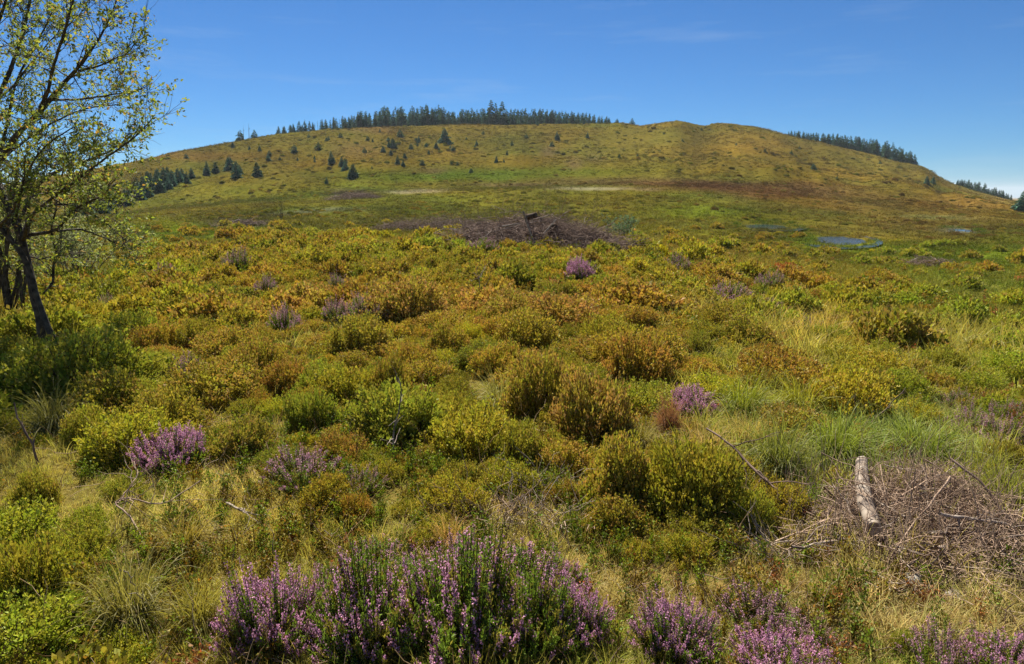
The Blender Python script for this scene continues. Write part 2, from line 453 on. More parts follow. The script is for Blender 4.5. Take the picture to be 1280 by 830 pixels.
def tube(q, pts, rad, sides=6, col=(1, 1, 1)):
    pts = np.asarray(pts, float); rad = np.broadcast_to(rad, (len(pts),))
    t = unit(np.gradient(pts, axis=0))
    ref = np.array([0, 0, 1.0]) if abs(t[0][2]) < 0.9 else np.array([1.0, 0, 0])
    a = unit(np.cross(t, ref)); b = np.cross(t, a)
    th = np.linspace(0, 2 * math.pi, sides, endpoint=False)
    V = pts[:, None] + rad[:, None, None] * (a[:, None] * np.cos(th)[None, :, None] + b[:, None] * np.sin(th)[None, :, None])
    k = len(pts); F = []
    for i in range(k - 1):
        for j in range(sides):
            j2 = (j + 1) % sides
            F.append((i * sides + j, i * sides + j2, (i + 1) * sides + j2, (i + 1) * sides + j))
    q.add(V.reshape(-1, 3), F, np.asarray(col, float))

def tubes(q, P, rad, sides=3, col=None):
    """many polylines with the same number of points: P (n,k,3), rad (n,k)"""
    n, k, _ = P.shape
    t = unit(np.gradient(P, axis=1))
    a = unit(np.cross(t, np.array([0.31, 0.17, 0.93]))); b = np.cross(t, a)
    th = np.linspace(0, 2 * math.pi, sides, endpoint=False)
    V = P[:, :, None] + rad[:, :, None, None] * (a[:, :, None] * np.cos(th)[None, None, :, None] + b[:, :, None] * np.sin(th)[None, None, :, None])
    i = np.arange(k - 1)[:, None]; j = np.arange(sides)[None, :]; j2 = (j + 1) % sides
    f = np.stack([i * sides + j, i * sides + j2, (i + 1) * sides + j2, (i + 1) * sides + j], -1).reshape(-1, 4)
    F = (f[None] + (np.arange(n) * k * sides)[:, None, None]).reshape(-1, 4)
    c = np.ones((n, 3)) if col is None else np.broadcast_to(col, (n, 3))
    q.add(V.reshape(-1, 3), F, np.repeat(c, k * sides, 0))

def blades(q, base, direc, length, width, bend, col, tipcol=None, segs=3, sagdir=None):
    """grass blades: curved tapering strips; base (n,3), direc (n,3), length (n), width (n), bend (n) = how far they droop"""
    n = len(base)
    out = direc.copy(); out[:, 2] = 0; out = unit(out + 1e-6)
    side = unit(np.cross(direc, np.array([0, 0, 1.0]) + rng.normal(scale=.6, size=(n, 3))))
    t = np.linspace(0, 1, segs + 1)
    L = length[:, None, None]; B = bend[:, None, None]; T = t[None, :, None]
    P = base[:, None] + direc[:, None] * L * T + (out[:, None] * 0.35 * B - np.array([0, 0, 1.0]) * B) * L * T ** 2.2
    W = width[:, None, None] * (1 - T ** 1.5 * 0.88) * 0.5
    V = np.stack([P - side[:, None] * W, P + side[:, None] * W], 2).reshape(-1, 3)
    i = np.arange(segs)
    f = np.stack([i * 2, i * 2 + 1, i * 2 + 3, i * 2 + 2], -1)
    F = (f[None] + (np.arange(n) * (segs + 1) * 2)[:, None, None]).reshape(-1, 4)
    tc = col if tipcol is None else tipcol
    C = col[:, None] * (1 - T) + tc[:, None] * T
    q.add(V, F, np.repeat(C.reshape(-1, 3), 2, 0))

def scatter(name, protos, pts, scl, rot, var, tint, mat):
    """ONE stuff object: its mesh holds the plant patterns and the places; geometry nodes put a pattern on every place."""
    V, F, C, pid = [], [], [], []
    n0 = 0
    for k, q in enumerate(protos):
        v, f, c = q.arrays()
        V.append(v); F.append(f + n0); C.append(c); pid.append(np.full(len(f), k)); n0 += len(v)
    N = len(pts)
    Vp = np.concatenate(V + [pts]); F = np.concatenate(F)
    me = mesh_of(name, Vp, F, np.concatenate(C + [np.ones((N, 3))]), mat)
    def pa(nm, typ, key, arr, fill):
        a = me.attributes.new(nm, typ, 'POINT')
        full = np.concatenate([np.broadcast_to(np.asarray(fill, arr.dtype), (n0,) + arr.shape[1:]), arr])
        a.data.foreach_set(key, np.ascontiguousarray(full).ravel())
    pa('is_place', 'BOOLEAN', 'value', np.ones(N, bool), False)
    pa('scl', 'FLOAT_VECTOR', 'vector', np.asarray(scl, np.float32), 0.0)
    pa('rot', 'FLOAT_VECTOR', 'vector', np.asarray(rot, np.float32), 0.0)
    pa('var', 'INT', 'value', np.asarray(var, np.int32), 0)
    pa('tint', 'FLOAT_COLOR', 'color', np.concatenate([tint, np.ones((N, 1))], 1).astype(np.float32), 1.0)
    a = me.attributes.new('pid', 'INT', 'FACE'); a.data.foreach_set('value', np.concatenate(pid).astype(np.int32))
    o = link(name, me)
    ng = bpy.data.node_groups.new(name + '_scatter', 'GeometryNodeTree')
    ng.interface.new_socket('Geometry', in_out='INPUT', socket_type='NodeSocketGeometry')
    ng.interface.new_socket('Geometry', in_out='OUTPUT', socket_type='NodeSocketGeometry')
    nn, ll = ng.nodes, ng.links
    gi, go = nn.new('NodeGroupInput'), nn.new('NodeGroupOutput')
    def attr(nm, typ):
        x = nn.new('GeometryNodeInputNamedAttribute'); x.data_type = typ; x.inputs['Name'].default_value = nm
        return x.outputs['Attribute']
    sep = nn.new('GeometryNodeSeparateGeometry'); sep.domain = 'POINT'
    ll.new(gi.outputs[0], sep.inputs['Geometry']); ll.new(attr('is_place', 'BOOLEAN'), sep.inputs['Selection'])
    spl = nn.new('GeometryNodeSplitToInstances'); spl.domain = 'FACE'
    ll.new(sep.outputs['Inverted'], spl.inputs['Geometry']); ll.new(attr('pid', 'INT'), spl.inputs['Group ID'])
    iop = nn.new('GeometryNodeInstanceOnPoints')
    iop.inputs['Pick Instance'].default_value = True
    ll.new(sep.outputs['Selection'], iop.inputs['Points']); ll.new(spl.outputs['Instances'], iop.inputs['Instance'])
    ll.new(attr('var', 'INT'), iop.inputs['Instance Index'])
    ll.new(attr('rot', 'FLOAT_VECTOR'), iop.inputs['Rotation']); ll.new(attr('scl', 'FLOAT_VECTOR'), iop.inputs['Scale'])
    ll.new(iop.outputs['Instances'], go.inputs[0])
    md = o.modifiers.new('scatter', 'NODES'); md.node_group = ng
    o['kind'] = 'stuff'
    return o

# ------------------------------------------------------------------ ground sheet
gi_, gj_ = np.meshgrid(np.arange(NA - 1), np.arange(NR - 1), indexing='ij')
GF = np.stack([gi_ * NR + gj_, gi_ * NR + gj_ + 1, (gi_ + 1) * NR + gj_ + 1, (gi_ + 1) * NR + gj_], -1).reshape(-1, 4)
GF = GF[:, ::-1]
GV = np.stack([GX, GY, H], -1).reshape(-1, 3)
zc = zone_colour(GX, GY, H)
litter = lin((92, 76, 44))
kl = (1 - sstep(14, 40, R2))[..., None] * 0.75
zc_g = zc * (1 - kl) + litter * kl
ground = link('ground', mesh_of('ground', GV, GF, zc_g.reshape(-1, 3), M_ground, True))
tag(ground, 'rolling moorland ground rising to an ochre hill with bog hollows', 'ground', kind='structure')

POND_LABELS = ['largest bright blue bog pool reflecting the sky', 'narrow blue bog pool left of the largest pool',
               'thin silvery pool in brown bog towards the right edge']
for p_, lb in zip(PONDS, POND_LABELS):
    c, rx, ry, az, ang = p_
    n_ = 40
    th = np.linspace(0, 2 * math.pi, n_, endpoint=False)
    rad = np.ones(n_) * 0.3
    ex = np.array([math.cos(az), -math.sin(az)]); ey = np.array([math.sin(az), math.cos(az)])
    V = []
    for k in (0.03, 0.8, 1.7):
        b = np.sin(th) * ry * k; a = np.cos(th) * rx * k - b * ang * rx / ry * 0.6
        V.append(np.stack([c[0] + a * ex[0] + b * ey[0], c[1] + a * ex[1] + b * ey[1], np.full(n_, c[2] + 0.03)], -1))
    F = [(k * n_ + j, k * n_ + (j + 1) % n_, (k + 1) * n_ + (j + 1) % n_, (k + 1) * n_ + j) for k in range(2) for j in range(n_)]
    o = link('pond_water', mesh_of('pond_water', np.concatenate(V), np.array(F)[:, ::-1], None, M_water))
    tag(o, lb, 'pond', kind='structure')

def free_of_ponds(x, y, lim=1.0):
    ok = np.ones(len(x), bool)
    for p_ in PONDS: ok &= pond_q(p_, x, y) > lim
    return ok

# ------------------------------------------------------------------ plant patterns
def dome_dirs(n, low=0.0):
    z = rng.uniform(low, 1, n); a = rng.uniform(0, 2 * math.pi, n); s = np.sqrt(1 - z * z)
    return np.stack([np.cos(a) * s, np.sin(a) * s, z], -1)

GREEN, OLIVE, RUST, BROWN, LIME = lin((150, 150, 46)), lin((162, 148, 50)), lin((168, 132, 62)), lin((152, 126, 70)), lin((140, 150, 30))
def bilberry(nshoot, per, lsize, rust):
    """low shrub: shoots fan out of the base into an uneven dome; leaves along the shoots, the newest turned rusty. radius 1, height about 0.75"""
    q, s = Q(), Q()
    nb = rng.integers(6, 10)
    bc = dome_dirs(nb, 0.05); br = rng.uniform(0.25, 0.5, nb)
    d = dome_dirs(nshoot, -0.05)
    lump = np.max(np.exp(-((d[:, None] - bc[None]) ** 2).sum(-1) / br[None] ** 2) * rng.uniform(.6, 1, nb)[None], 1)
    R = (0.66 + 0.36 * lump + rng.normal(scale=.05, size=nshoot))[:, None]
    tip = d * R * np.array([1, 1, 0.74])
    root = d * np.array([0.30, 0.30, 0.0]) + rng.normal(scale=.06, size=(nshoot, 3)) * np.array([1, 1, 0]) - np.array([0, 0, .05])
    mid = root * 0.45 + tip * 0.55 + np.array([0, 0, .05]) * rng.uniform(0, 1, (nshoot, 1))
    # stems
    sel = rng.random(nshoot) < 0.5
    P = np.stack([root, mid, tip], 1)[sel]
    tubes(s, P, np.stack([np.full(sel.sum(), .010), np.full(sel.sum(), .007), np.full(sel.sum(), .003)], 1), 3)
    t = rng.uniform(0.38, 1.0, (nshoot, per)) ** 0.75
    t3 = t[..., None]
    B = (1 - t3) ** 2 * root[:, None] + 2 * t3 * (1 - t3) * mid[:, None] + t3 ** 2 * tip[:, None]
    B = B + rng.normal(scale=.028, size=B.shape)
    dr = unit(d[:, None] * 0.7 + np.array([0, 0, .55]) + rng.normal(scale=.62, size=B.shape))
    rs = rng.random((nshoot, 1)) * 0.75 + rng.random((nshoot, per)) * 0.45
    rusty = np.clip((rs - (1 - rust)) * 3.2, 0, 1) * np.clip((t - 0.62) * 4, 0, 1)
    base = np.where(rng.random((nshoot, 1, 1)) < .5, GREEN, OLIVE) * rng.uniform(.7, 1.25, (nshoot, per, 1))
    hot = np.where(rng.random((nshoot, per, 1)) < .6, RUST, BROWN) * rng.uniform(.8, 1.2, (nshoot, per, 1))
    c = base * (1 - rusty[..., None]) + hot * rusty[..., None]
    n_ = nshoot * per
    L = rng.uniform(.7, 1.3, n_) * lsize
    leaves(q, B.reshape(-1, 3), dr.reshape(-1, 3), L, L * .62, c.reshape(-1, 3))
    return q, s

NEAR_BIL = [bilberry(520, 28, 0.045, r) for r in (.12, .25, .36, .46, .56)]
MID_BIL = [bilberry(280, 15, 0.088, r) for r in (.15, .32, .45, .56)]
FAR_BIL = [bilberry(200, 11, 0.125, r) for r in (.2, .36, .5)]
near_bil_me = [(qmesh('bilberry_foliage', a, M_leaf), qmesh('bilberry_stems', b, M_stem)) for a, b in NEAR_BIL]
mid_bil_me = [(qmesh('bilberry_foliage', a, M_leaf), qmesh('bilberry_stems', b, M_stem)) for a, b in MID_BIL]

PINK, MAUVE, FADED = lin((212, 154, 188)), lin((176, 126, 160)), lin((158, 132, 122))
def heather(nshoot, bloom, faded=0.0):
    """ling heather: upright shoots set with tiny needle leaves, the upper part a spike of small bells. radius 1, height about 1.1"""
    fo, fl, st = Q(), Q(), Q()
    a = rng.uniform(0, 2 * math.pi, nshoot); rr = np.sqrt(rng.random(nshoot)) * rng.uniform(.85, 1.1, nshoot)
    foot = np.stack([np.cos(a) * rr * .45, np.sin(a) * rr * .45, np.zeros(nshoot)], -1)
    lump = 0.75 + 0.55 * (fbm(np.cos(a) * rr * 3 + 40 * rng.random(), np.sin(a) * rr * 3, 1.0, 2, int(rng.integers(999))))
    hgt = (1.0 - 0.55 * rr ** 2.2) * lump * rng.uniform(.82, 1.15, nshoot)
    tip = np.stack([np.cos(a) * rr, np.sin(a) * rr, hgt], -1) + rng.normal(scale=.04, size=(nshoot, 3))
    mid = foot * .55 + tip * .45 + np.stack([np.cos(a) * rr * .1, np.sin(a) * rr * .1, np.zeros(nshoot)], -1)
    P = np.stack([foot, mid, tip], 1)
    tubes(st, P, np.tile(np.array([[.011, .008, .004]]), (nshoot, 1)), 3)
    blm = rng.random(nshoot) < bloom
    def along(t):
        t3 = t[..., None]
        return (1 - t3) ** 2 * foot[:, None] + 2 * t3 * (1 - t3) * mid[:, None] + t3 ** 2 * tip[:, None]
    per = 62
    t = rng.uniform(.30, .98, (nshoot, per))
    t = np.where(blm[:, None], t * 0.80, t)
    B = along(t) + rng.normal(scale=.018, size=(nshoot, per, 3))
    dr = unit(unit(tip - mid)[:, None] * .8 + rng.normal(scale=.5, size=B.shape))
    c = np.where(rng.random((nshoot, 1, 1)) < .65, lin((116, 140, 42)), lin((146, 138, 50))) * rng.uniform(.65, 1.25, (nshoot, per, 1))
    L = rng.uniform(.7, 1.3, nshoot * per) * .052
    leaves(fo, B.reshape(-1, 3), dr.reshape(-1, 3), L, L * .34, c.reshape(-1, 3))
    nb_ = int(blm.sum()); per = 56
    t = rng.uniform(.62, 1.03, (nshoot, per))
    B = along(t)[blm] + rng.normal(scale=.014, size=(nb_, per, 3))
    dr = unit(rng.normal(size=B.shape) + np.array([0, 0, .5]))
    c = np.where(rng.random((nb_, 1, 1)) < .6, PINK, MAUVE)
    c = c * (1 - faded) + FADED * faded
    c = c * rng.uniform(.7, 1.3, (nb_, per, 1))
    c = np.where(rng.random((nb_, per, 1)) < .12, lin((140, 104, 84)), c)
    L = rng.uniform(.6, 1.3, nb_ * per) * .025
    leaves(fl, B.reshape(-1, 3), dr.reshape(-1, 3), L, L * .8, c.reshape(-1, 3), fold=.4)
    return fo, fl, st

HEA = {'full': heather(400, .92), 'full2': heather(380, .74), 'half': heather(460, .32), 'green': heather(460, .18), 'faded': heather(220, .6, .75), 'soft': heather(200, .75, .35)}
hea_me = {k: (qmesh('heather_foliage', a, M_leaf), qmesh('heather_flowers', b, M_flower), qmesh('heather_stems', c, M_stem)) for k, (a, b, c) in HEA.items()}

def tuft(nb, height, spread, bend, w, cols, tips, segs=3, tilt=.5):
    q = Q()
    a = rng.uniform(0, 2 * math.pi, nb); rr = np.sqrt(rng.random(nb)) * spread
    base = np.stack([np.cos(a) * rr, np.sin(a) * rr, np.full(nb, -.02)], -1)
    th = np.abs(rng.normal(scale=tilt, size=nb)); a2 = a + rng.normal(scale=.9, size=nb)
    d = np.stack([np.cos(a2) * np.sin(th), np.sin(a2) * np.sin(th), np.cos(th)], -1)
    L = height * rng.uniform(.5, 1.15, nb)
    ci = rng.integers(0, len(cols), nb)
    c = np.array(cols)[ci] * rng.uniform(.75, 1.25, (nb, 1)); tcv = np.array(tips)[ci]
    blades(q, base, d, L, w * rng.uniform(.7, 1.3, nb), bend * rng.uniform(.3, 1.3, nb), c, tcv, segs)
    return q

W1 = np.ones(3)
STRAWW = np.array([1.3, 1.15, 1.25]); DK = np.array([.8, .85, .7])
GRASS_P = [tuft(26, .20, .07, .55, .0055, [W1, DK], [W1 * 1.1, STRAWW]) for _ in range(4)] + \
          [tuft(18, .30, .06, .45, .0045, [W1, STRAWW], [STRAWW, STRAWW]) for _ in range(3)] + \
          [tuft(30, .12, .09, .7, .006, [W1, STRAWW], [W1, STRAWW], 2, .9) for _ in range(3)]
GRASS_MID = [tuft(24, .30, .16, .6, .013, [W1, DK, STRAWW], [W1 * 1.1, STRAWW, STRAWW], 2) for _ in range(6)]
GRASS_FAR = [tuft(22, .55, .5, .75, .07, [W1, DK, W1 * 1.1], [W1 * 1.1, W1 * 1.2, STRAWW], 2, .7) for _ in range(6)]

def sprig(nst, per, h, lsize):
    q = Q()
    a = rng.uniform(0, 2 * math.pi, nst); th = np.abs(rng.normal(scale=.5, size=nst))
    d = np.stack([np.cos(a) * np.sin(th), np.sin(a) * np.sin(th), np.cos(th)], -1) * (h * rng.uniform(.6, 1.1, nst))[:, None]
    t = rng.uniform(.25, 1, (nst, per, 1))
    B = d[:, None] * t + rng.normal(scale=h * .06, size=(nst, per, 3))
    dr = unit(rng.normal(size=B.shape) * .6 + d[:, None] / h * .5 + np.array([0, 0, .35]))
    rs = (rng.random((nst, per)) < .25) * (t[..., 0] > .6)
    c = np.where(rng.random((nst, 1, 1)) < .5, np.array([1, 1, 1.]), np.array([.85, .95, .9])) * rng.uniform(.7, 1.3, (nst, per, 1))
    c = np.where(rs[..., None], c * np.array([1.25, .78, 1.0]), c)
    L = rng.uniform(.7, 1.3, nst * per) * lsize
    leaves(q, B.reshape(-1, 3), dr.reshape(-1, 3), L, L * .62, c.reshape(-1, 3))
    P = np.stack([np.zeros((nst, 3)) - np.array([0, 0, .02]), d * .5, d], 1)
    tubes(q, P, np.tile(np.array([[.0022, .0018, .001]]), (nst, 1)), 3, np.array([.9, .55, .9]))
    return q
SPRIG_P = [sprig(9, 14, .20, .019) for _ in range(5)]
SPRIG_MID = [sprig(9, 9, .26, .045) for _ in range(4)]

# ------------------------------------------------------------------ where heath grows
TUSSOCK_AT = [(972, 598, 96), (880, 572, 80), (925, 525, 84), (1000, 520, 90), (935, 562, 70), (1045, 575, 100), (1150, 575, 110), (1252, 640, 90), (1230, 600, 80),
              (165, 785, 120), (250, 790, 90), (230, 690, 90), (625, 510, 60), (70, 540, 80), (800, 560, 60), (835, 545, 44), (815, 520, 40)]
def heath_p(u, v):
    """0..1: how much low shrub grows at a spot of the photograph"""
    v0 = np.interp(u, [0, 150, 420, 500, 760, 860, 1000, 1280], [330, 322, 300, 302, 314, 334, 366, 425])
    p = 0.9 * sstep(v0 - 14, v0 + 34, v + 8 * np.sin(u * .021) + 6 * np.sin(u * .057 + 1)) * (1 - sstep(560, 640, v)) * sstep(110, 230, u) * (1 - 0.72 * sstep(880, 1040, u))
    p = np.maximum(p, .05 * sstep(262, 285, v) * (v < 420))
    def b(bu, bv, ru, rv): return np.exp(-(((u - bu) / ru) ** 2 + ((v - bv) / rv) ** 2) ** 1.5)
    p = np.maximum(p, .95 * b(840, 610, 160, 70)); p = np.maximum(p, .4 * b(50, 780, 110, 100)); p = np.maximum(p, .7 * b(110, 470, 130, 70))
    p = np.maximum(p, .7 * b(470, 620, 120, 60)); p = np.maximum(p, .8 * b(1240, 540, 70, 60))
    p = p * (1 - .95 * b(285, 580, 65, 75)) * (1 - .9 * b(320, 660, 120, 50)) * (1 - .85 * b(190, 650, 120, 60)) * (1 - .8 * b(180, 760, 120, 60)) * (1 - .6 * b(60, 600, 90, 60)) * (1 - .95 * b(1090, 560, 120, 60)) * (1 - .9 * b(650, 290, 190, 28)) * (1 - b(1140, 660, 170, 80))
    p = p * (1 - b(62, 458, 60, 34)) * (1 - .85 * b(1230, 420, 90, 60)) * (1 - .8 * b(1000, 540, 80, 50))
    for (tu, tv, tw_) in TUSSOCK_AT: p = p * (1 - b(tu, tv - 12, tw_ * .62, 34))
    p = p * (1 - .9 * b(640, 650, 90, 40)) * (1 - .8 * sstep(690, 720, v) * sstep(250, 330, u))
    return p

# ------------------------------------------------------------------ landmarks that labels refer to
LAND = []          # (phrase, point)
def landmark(phrase, p): LAND.append((phrase, np.array(p[:2], float)))
ORD = ['first', 'second', 'third', 'fourth', 'fifth', 'sixth', 'seventh', 'eighth', 'ninth', 'tenth']
_used = {}
def relation(p, kind, reach=2.0):
    """says where a plant stands by counting outwards from something one can find"""
    p = np.array(p[:2], float)
    best = None
    for k, (ph, q) in enumerate(LAND):
        da = math.atan2(p[0], p[1]) - math.atan2(q[0], q[1]); r1, r2 = np.hypot(*p), np.hypot(*q)
        side = da * (r1 + r2) / 2; dep = r1 - r2
        dist = abs(side) + 0.7 * abs(dep)
        if abs(side) >= 0.6 * abs(dep): s = 'to the right of' if side > 0 else 'to the left of'
        else: s = 'behind' if dep > 0 else 'in front of'
        sc = dist + 0.25 * _used.get((kind, k, s), 0) * (r2 * .06 + .1)
        if best is None or sc < best[0]: best = (sc, k, s)
    _, k, s = best
    _used[(kind, k, s)] = _used.get((kind, k, s), 0) + 1
    return k, s, float(np.linalg.norm(p - LAND[k][1]))

def auto_labels(items, kind, noun):
    """items: (object, point, adjective). Counts the plants of one kind outwards from each landmark on each side."""
    slots = {}
    for o, p, adj in items:
        k, s, d = relation(p, kind)
        slots.setdefault((k, s), []).append((d, o, adj))
    for (k, s), lst in slots.items():
        lst.sort(key=lambda t: t[0])
        for i, (d, o, adj) in enumerate(lst):
            w = ORD[i] if i < len(ORD) else 'next'
            o['label'] = f"{adj} {noun}, {w} {s} {LAND[k][0]}" if len(lst) > 1 else f"{adj} {noun} {s} {LAND[k][0]}"

# ------------------------------------------------------------------ flowering heather
def put_heather(u, v, wpx, hpx, kind, label, cat='heather', grp='flowering heather clumps', rot=None, tint=(1, 1, 1), back=0.0):
    c = on_ground(u, v)
    d = np.array([c[0], c[1]]) / np.hypot(c[0], c[1])
    w = px(wpx, c) / 2; h = px(hpx, c) * (.80 if v > 480 else 1.6); w *= 1.14
    if v < 700: hidden_front.append((c[0] - d[0] * w * 1.7, c[1] - d[1] * w * 1.7, w * .95)); hidden_front.append((c[0] - d[0] * w * 2.9, c[1] - d[1] * w * 2.9, w * .6))
    c[:2] += d * w * .5
    c[2] = float(ground_z(c[0], c[1])) - .02
    root = link('heather_clump', None, loc=tuple(c), rotz=rng.uniform(0, 6.28) if rot is None else rot)
    tag(root, label, cat, grp)
    a, b, s = hea_me[kind]
    for nm, me in (('foliage', a), ('flowers', b), ('stems', s)):
        o = link(nm, me, root); o.scale = (w, w, h * .92)
        o.color = (*tint, 1)
    occupied.append((c[0], c[1], w * .8))
    return root, c
occupied = []; hidden_front = []

HEATHER = [
 (480, 735, 110, 64, 'half', 'low mixed heather behind the left part of the big thicket', None),
 (570, 728, 110, 66, 'soft', 'soft mauve heather at the back of the big thicket, before the dead twigs', None),
 (690, 748, 90, 64, 'full2', 'violet heather at the back right of the big thicket', None),
 (520, 790, 150, 100, 'green', 'low green heather filling the back left of the big thicket', None),
 (640, 775, 150, 96, 'half', 'low mauve and green heather filling the back right of the big thicket', None),
 (420, 760, 90, 60, 'soft', 'thin low heather between the tall rounded one and the big thicket', None),
 (1010, 815, 90, 44, 'soft', 'low pale heather behind the vivid purple one at the bottom', None),
 (1230, 830, 90, 40, 'soft', 'low mauve heather patch above the bottom right corner', None),
 (214, 590, 84, 86, 'full', 'bright purple heather clump on the left, beside the straw-coloured path', 'the bright purple path heather'),
 (385, 612, 105, 62, 'soft', 'pale mauve heather sprawling above the rusty bilberry, left of the bent dead stem', 'the sprawling pale heather'),
 (445, 622, 70, 45, 'faded', 'greyish mauve heather adjoining the right end of the pale sprawling heather', None),
 (345, 830, 135, 170, 'full2', 'tall rounded purple heather left of the big green heather thicket at the bottom', 'the tall rounded heather'),
 (470, 840, 150, 185, 'half', 'left third of the big heather thicket, half green and half mauve', None),
 (575, 850, 190, 205, 'half', 'middle plant of the big heather thicket, tallest mauve spikes', 'the big heather thicket'),
 (655, 835, 130, 165, 'green', 'mostly green heather with few spikes inside the big thicket', None),
 (712, 815, 105, 125, 'full2', 'right end of the big heather thicket with bright violet spikes', None),
 (842, 835, 110, 120, 'full2', 'upright purple heather standing alone in straw grass, right of the thicket', 'the lone upright heather'),
 (950, 800, 110, 72, 'soft', 'loose pale purple heather in front of the pale stones and brushwood', 'the loose pale heather'),
 (975, 862, 130, 96, 'full', 'vivid purple heather cut by the bottom edge of the picture', None),
 (1180, 864, 110, 92, 'soft', 'purple heather at the bottom edge below the brushwood heap', None),
 (1250, 866, 110, 88, 'full2', 'purple heather in the bottom right corner', None),
 (868, 525, 66, 66, 'full', 'dense round lilac heather next to the dark hollow among the bilberry', 'the round lilac heather'),
 (725, 354, 36, 26, 'full', 'small vivid violet heather in front of the big brushwood pile', 'the small violet heather'),
 (1205, 545, 60, 50, 'soft', 'mauve heather among bilberry at the right, left one of four', None),
 (1245, 562, 70, 60, 'soft', 'mauve heather among bilberry at the right edge, largest of four', 'the right-edge heathers'),
 (1262, 525, 50, 40, 'faded', 'faded heather behind the largest mauve heather at the right edge', None),
 (1195, 510, 44, 34, 'faded', 'faded small heather, farthest of the four at the right edge', None),
 (460, 408, 62, 30, 'faded', 'greyish faded heather in the middle of the bilberry heath', 'the greyish mid-heath heather'),
 (425, 405, 42, 22, 'soft', 'mauve heather just left of the greyish faded heather', None),
 (358, 417, 44, 24, 'soft', 'mauve heather cushion in the left part of the heath', 'the left mauve cushion'),
 (295, 342, 34, 24, 'faded', 'grey-lilac heather in the far left part of the heath', 'the grey-lilac heather'),
 (332, 370, 32, 18, 'soft', 'little mauve heather between the grey-lilac one and the dark bush', None),
 (425, 365, 28, 18, 'faded', 'small grey heather hummock in the far middle of the heath', None),
 (236, 474, 40, 22, 'soft', 'pale pink heather at the upper end of the straw path', 'the pale pink heather'),
 (906, 378, 66, 16, 'soft', 'flat streak of mauve heather behind the big olive bush', 'the flat mauve streak'),
 (960, 394, 36, 18, 'faded', 'brownish faded heather right of the flat mauve streak', None),
 (962, 362, 40, 18, 'faded', 'dull brown heather below the red bush', None),
 (845, 345, 36, 20, 'faded', 'dull lilac heather just below the yellow bush', None),
 (600, 318, 46, 16, 'faded', 'brownish pink heather at the foot of the big brushwood pile', None),
 (215, 352, 34, 18, 'faded', 'brown-lilac heather beside the tree crown, far left of the heath', None),
 (1010, 418, 40, 18, 'faded', 'dull mauve heather in the right part of the heath', 'the dull right heather'),
 (130, 386, 26, 14, 'faded', 'tiny lilac heather right of the grey tree trunk', 'the tiny lilac heather'),
]
for (u, v, w, h, k, lb, lm) in HEATHER:
    _, c = put_heather(u, v, w, h, k, lb)
    if lm: landmark(lm, c)

# further things labels can refer to
for ph, u, v in [('the leaning tree', 62, 432), ('the birch log', 1082, 640), ('the big brushwood pile', 660, 312), ('the yellow bush', 820, 324),
                 ('the red bush', 980, 338), ('the big green tussock', 972, 592), ('the twisted branch', 165, 635), ('the bare sapling', 350, 274),
                 ('the bent dead stem', 492, 545)]:
    landmark(ph, on_ground(u, v))

# ------------------------------------------------------------------ bilberry bushes
bil_items = []
BIL_TINTS = {'bright green': (.98, 1.12, .85), 'green': (.90, 1.0, .85), 'olive': (.97, .95, .8), 'dark olive': (.82, .84, .75), 'rusty olive': (1.05, .95, .8), 'golden brown': (1.10, .97, 1.1), 'yellow green': (1.12, 1.1, .8)}
def put_bilberry(p, w, h, colour, variant=None, label=None):
    r = math.hypot(p[0], p[1])
    lib = near_bil_me if r < 9.5 else mid_bil_me
    if variant is None:
        pref = {'bright green': 0, 'green': 0, 'olive': 1, 'dark olive': 1, 'rusty olive': len(lib) - 1, 'golden brown': len(lib) - 1, 'yellow green': 0}[colour]
        variant = int(np.clip(pref + rng.integers(-1, 2), 0, len(lib) - 1))
    f, s = lib[variant]
    root = link('bilberry_bush', None, loc=(p[0], p[1], p[2] - .03), rotz=rng.uniform(0, 6.28))
    tag(root, label, 'bush', 'bilberry bushes of the heath')
    t = np.array(BIL_TINTS[colour]) * rng.uniform(.9, 1.1) * rng.uniform(.93, 1.07, 3)
    e = rng.uniform(.85, 1.15)
    for nm, me in (('foliage', f), ('stems', s)):
        o = link(nm, me, root); o.scale = (w * e, w / e, h); o.color = (*t, 1)
    occupied.append((p[0], p[1], w * .8))
    return root

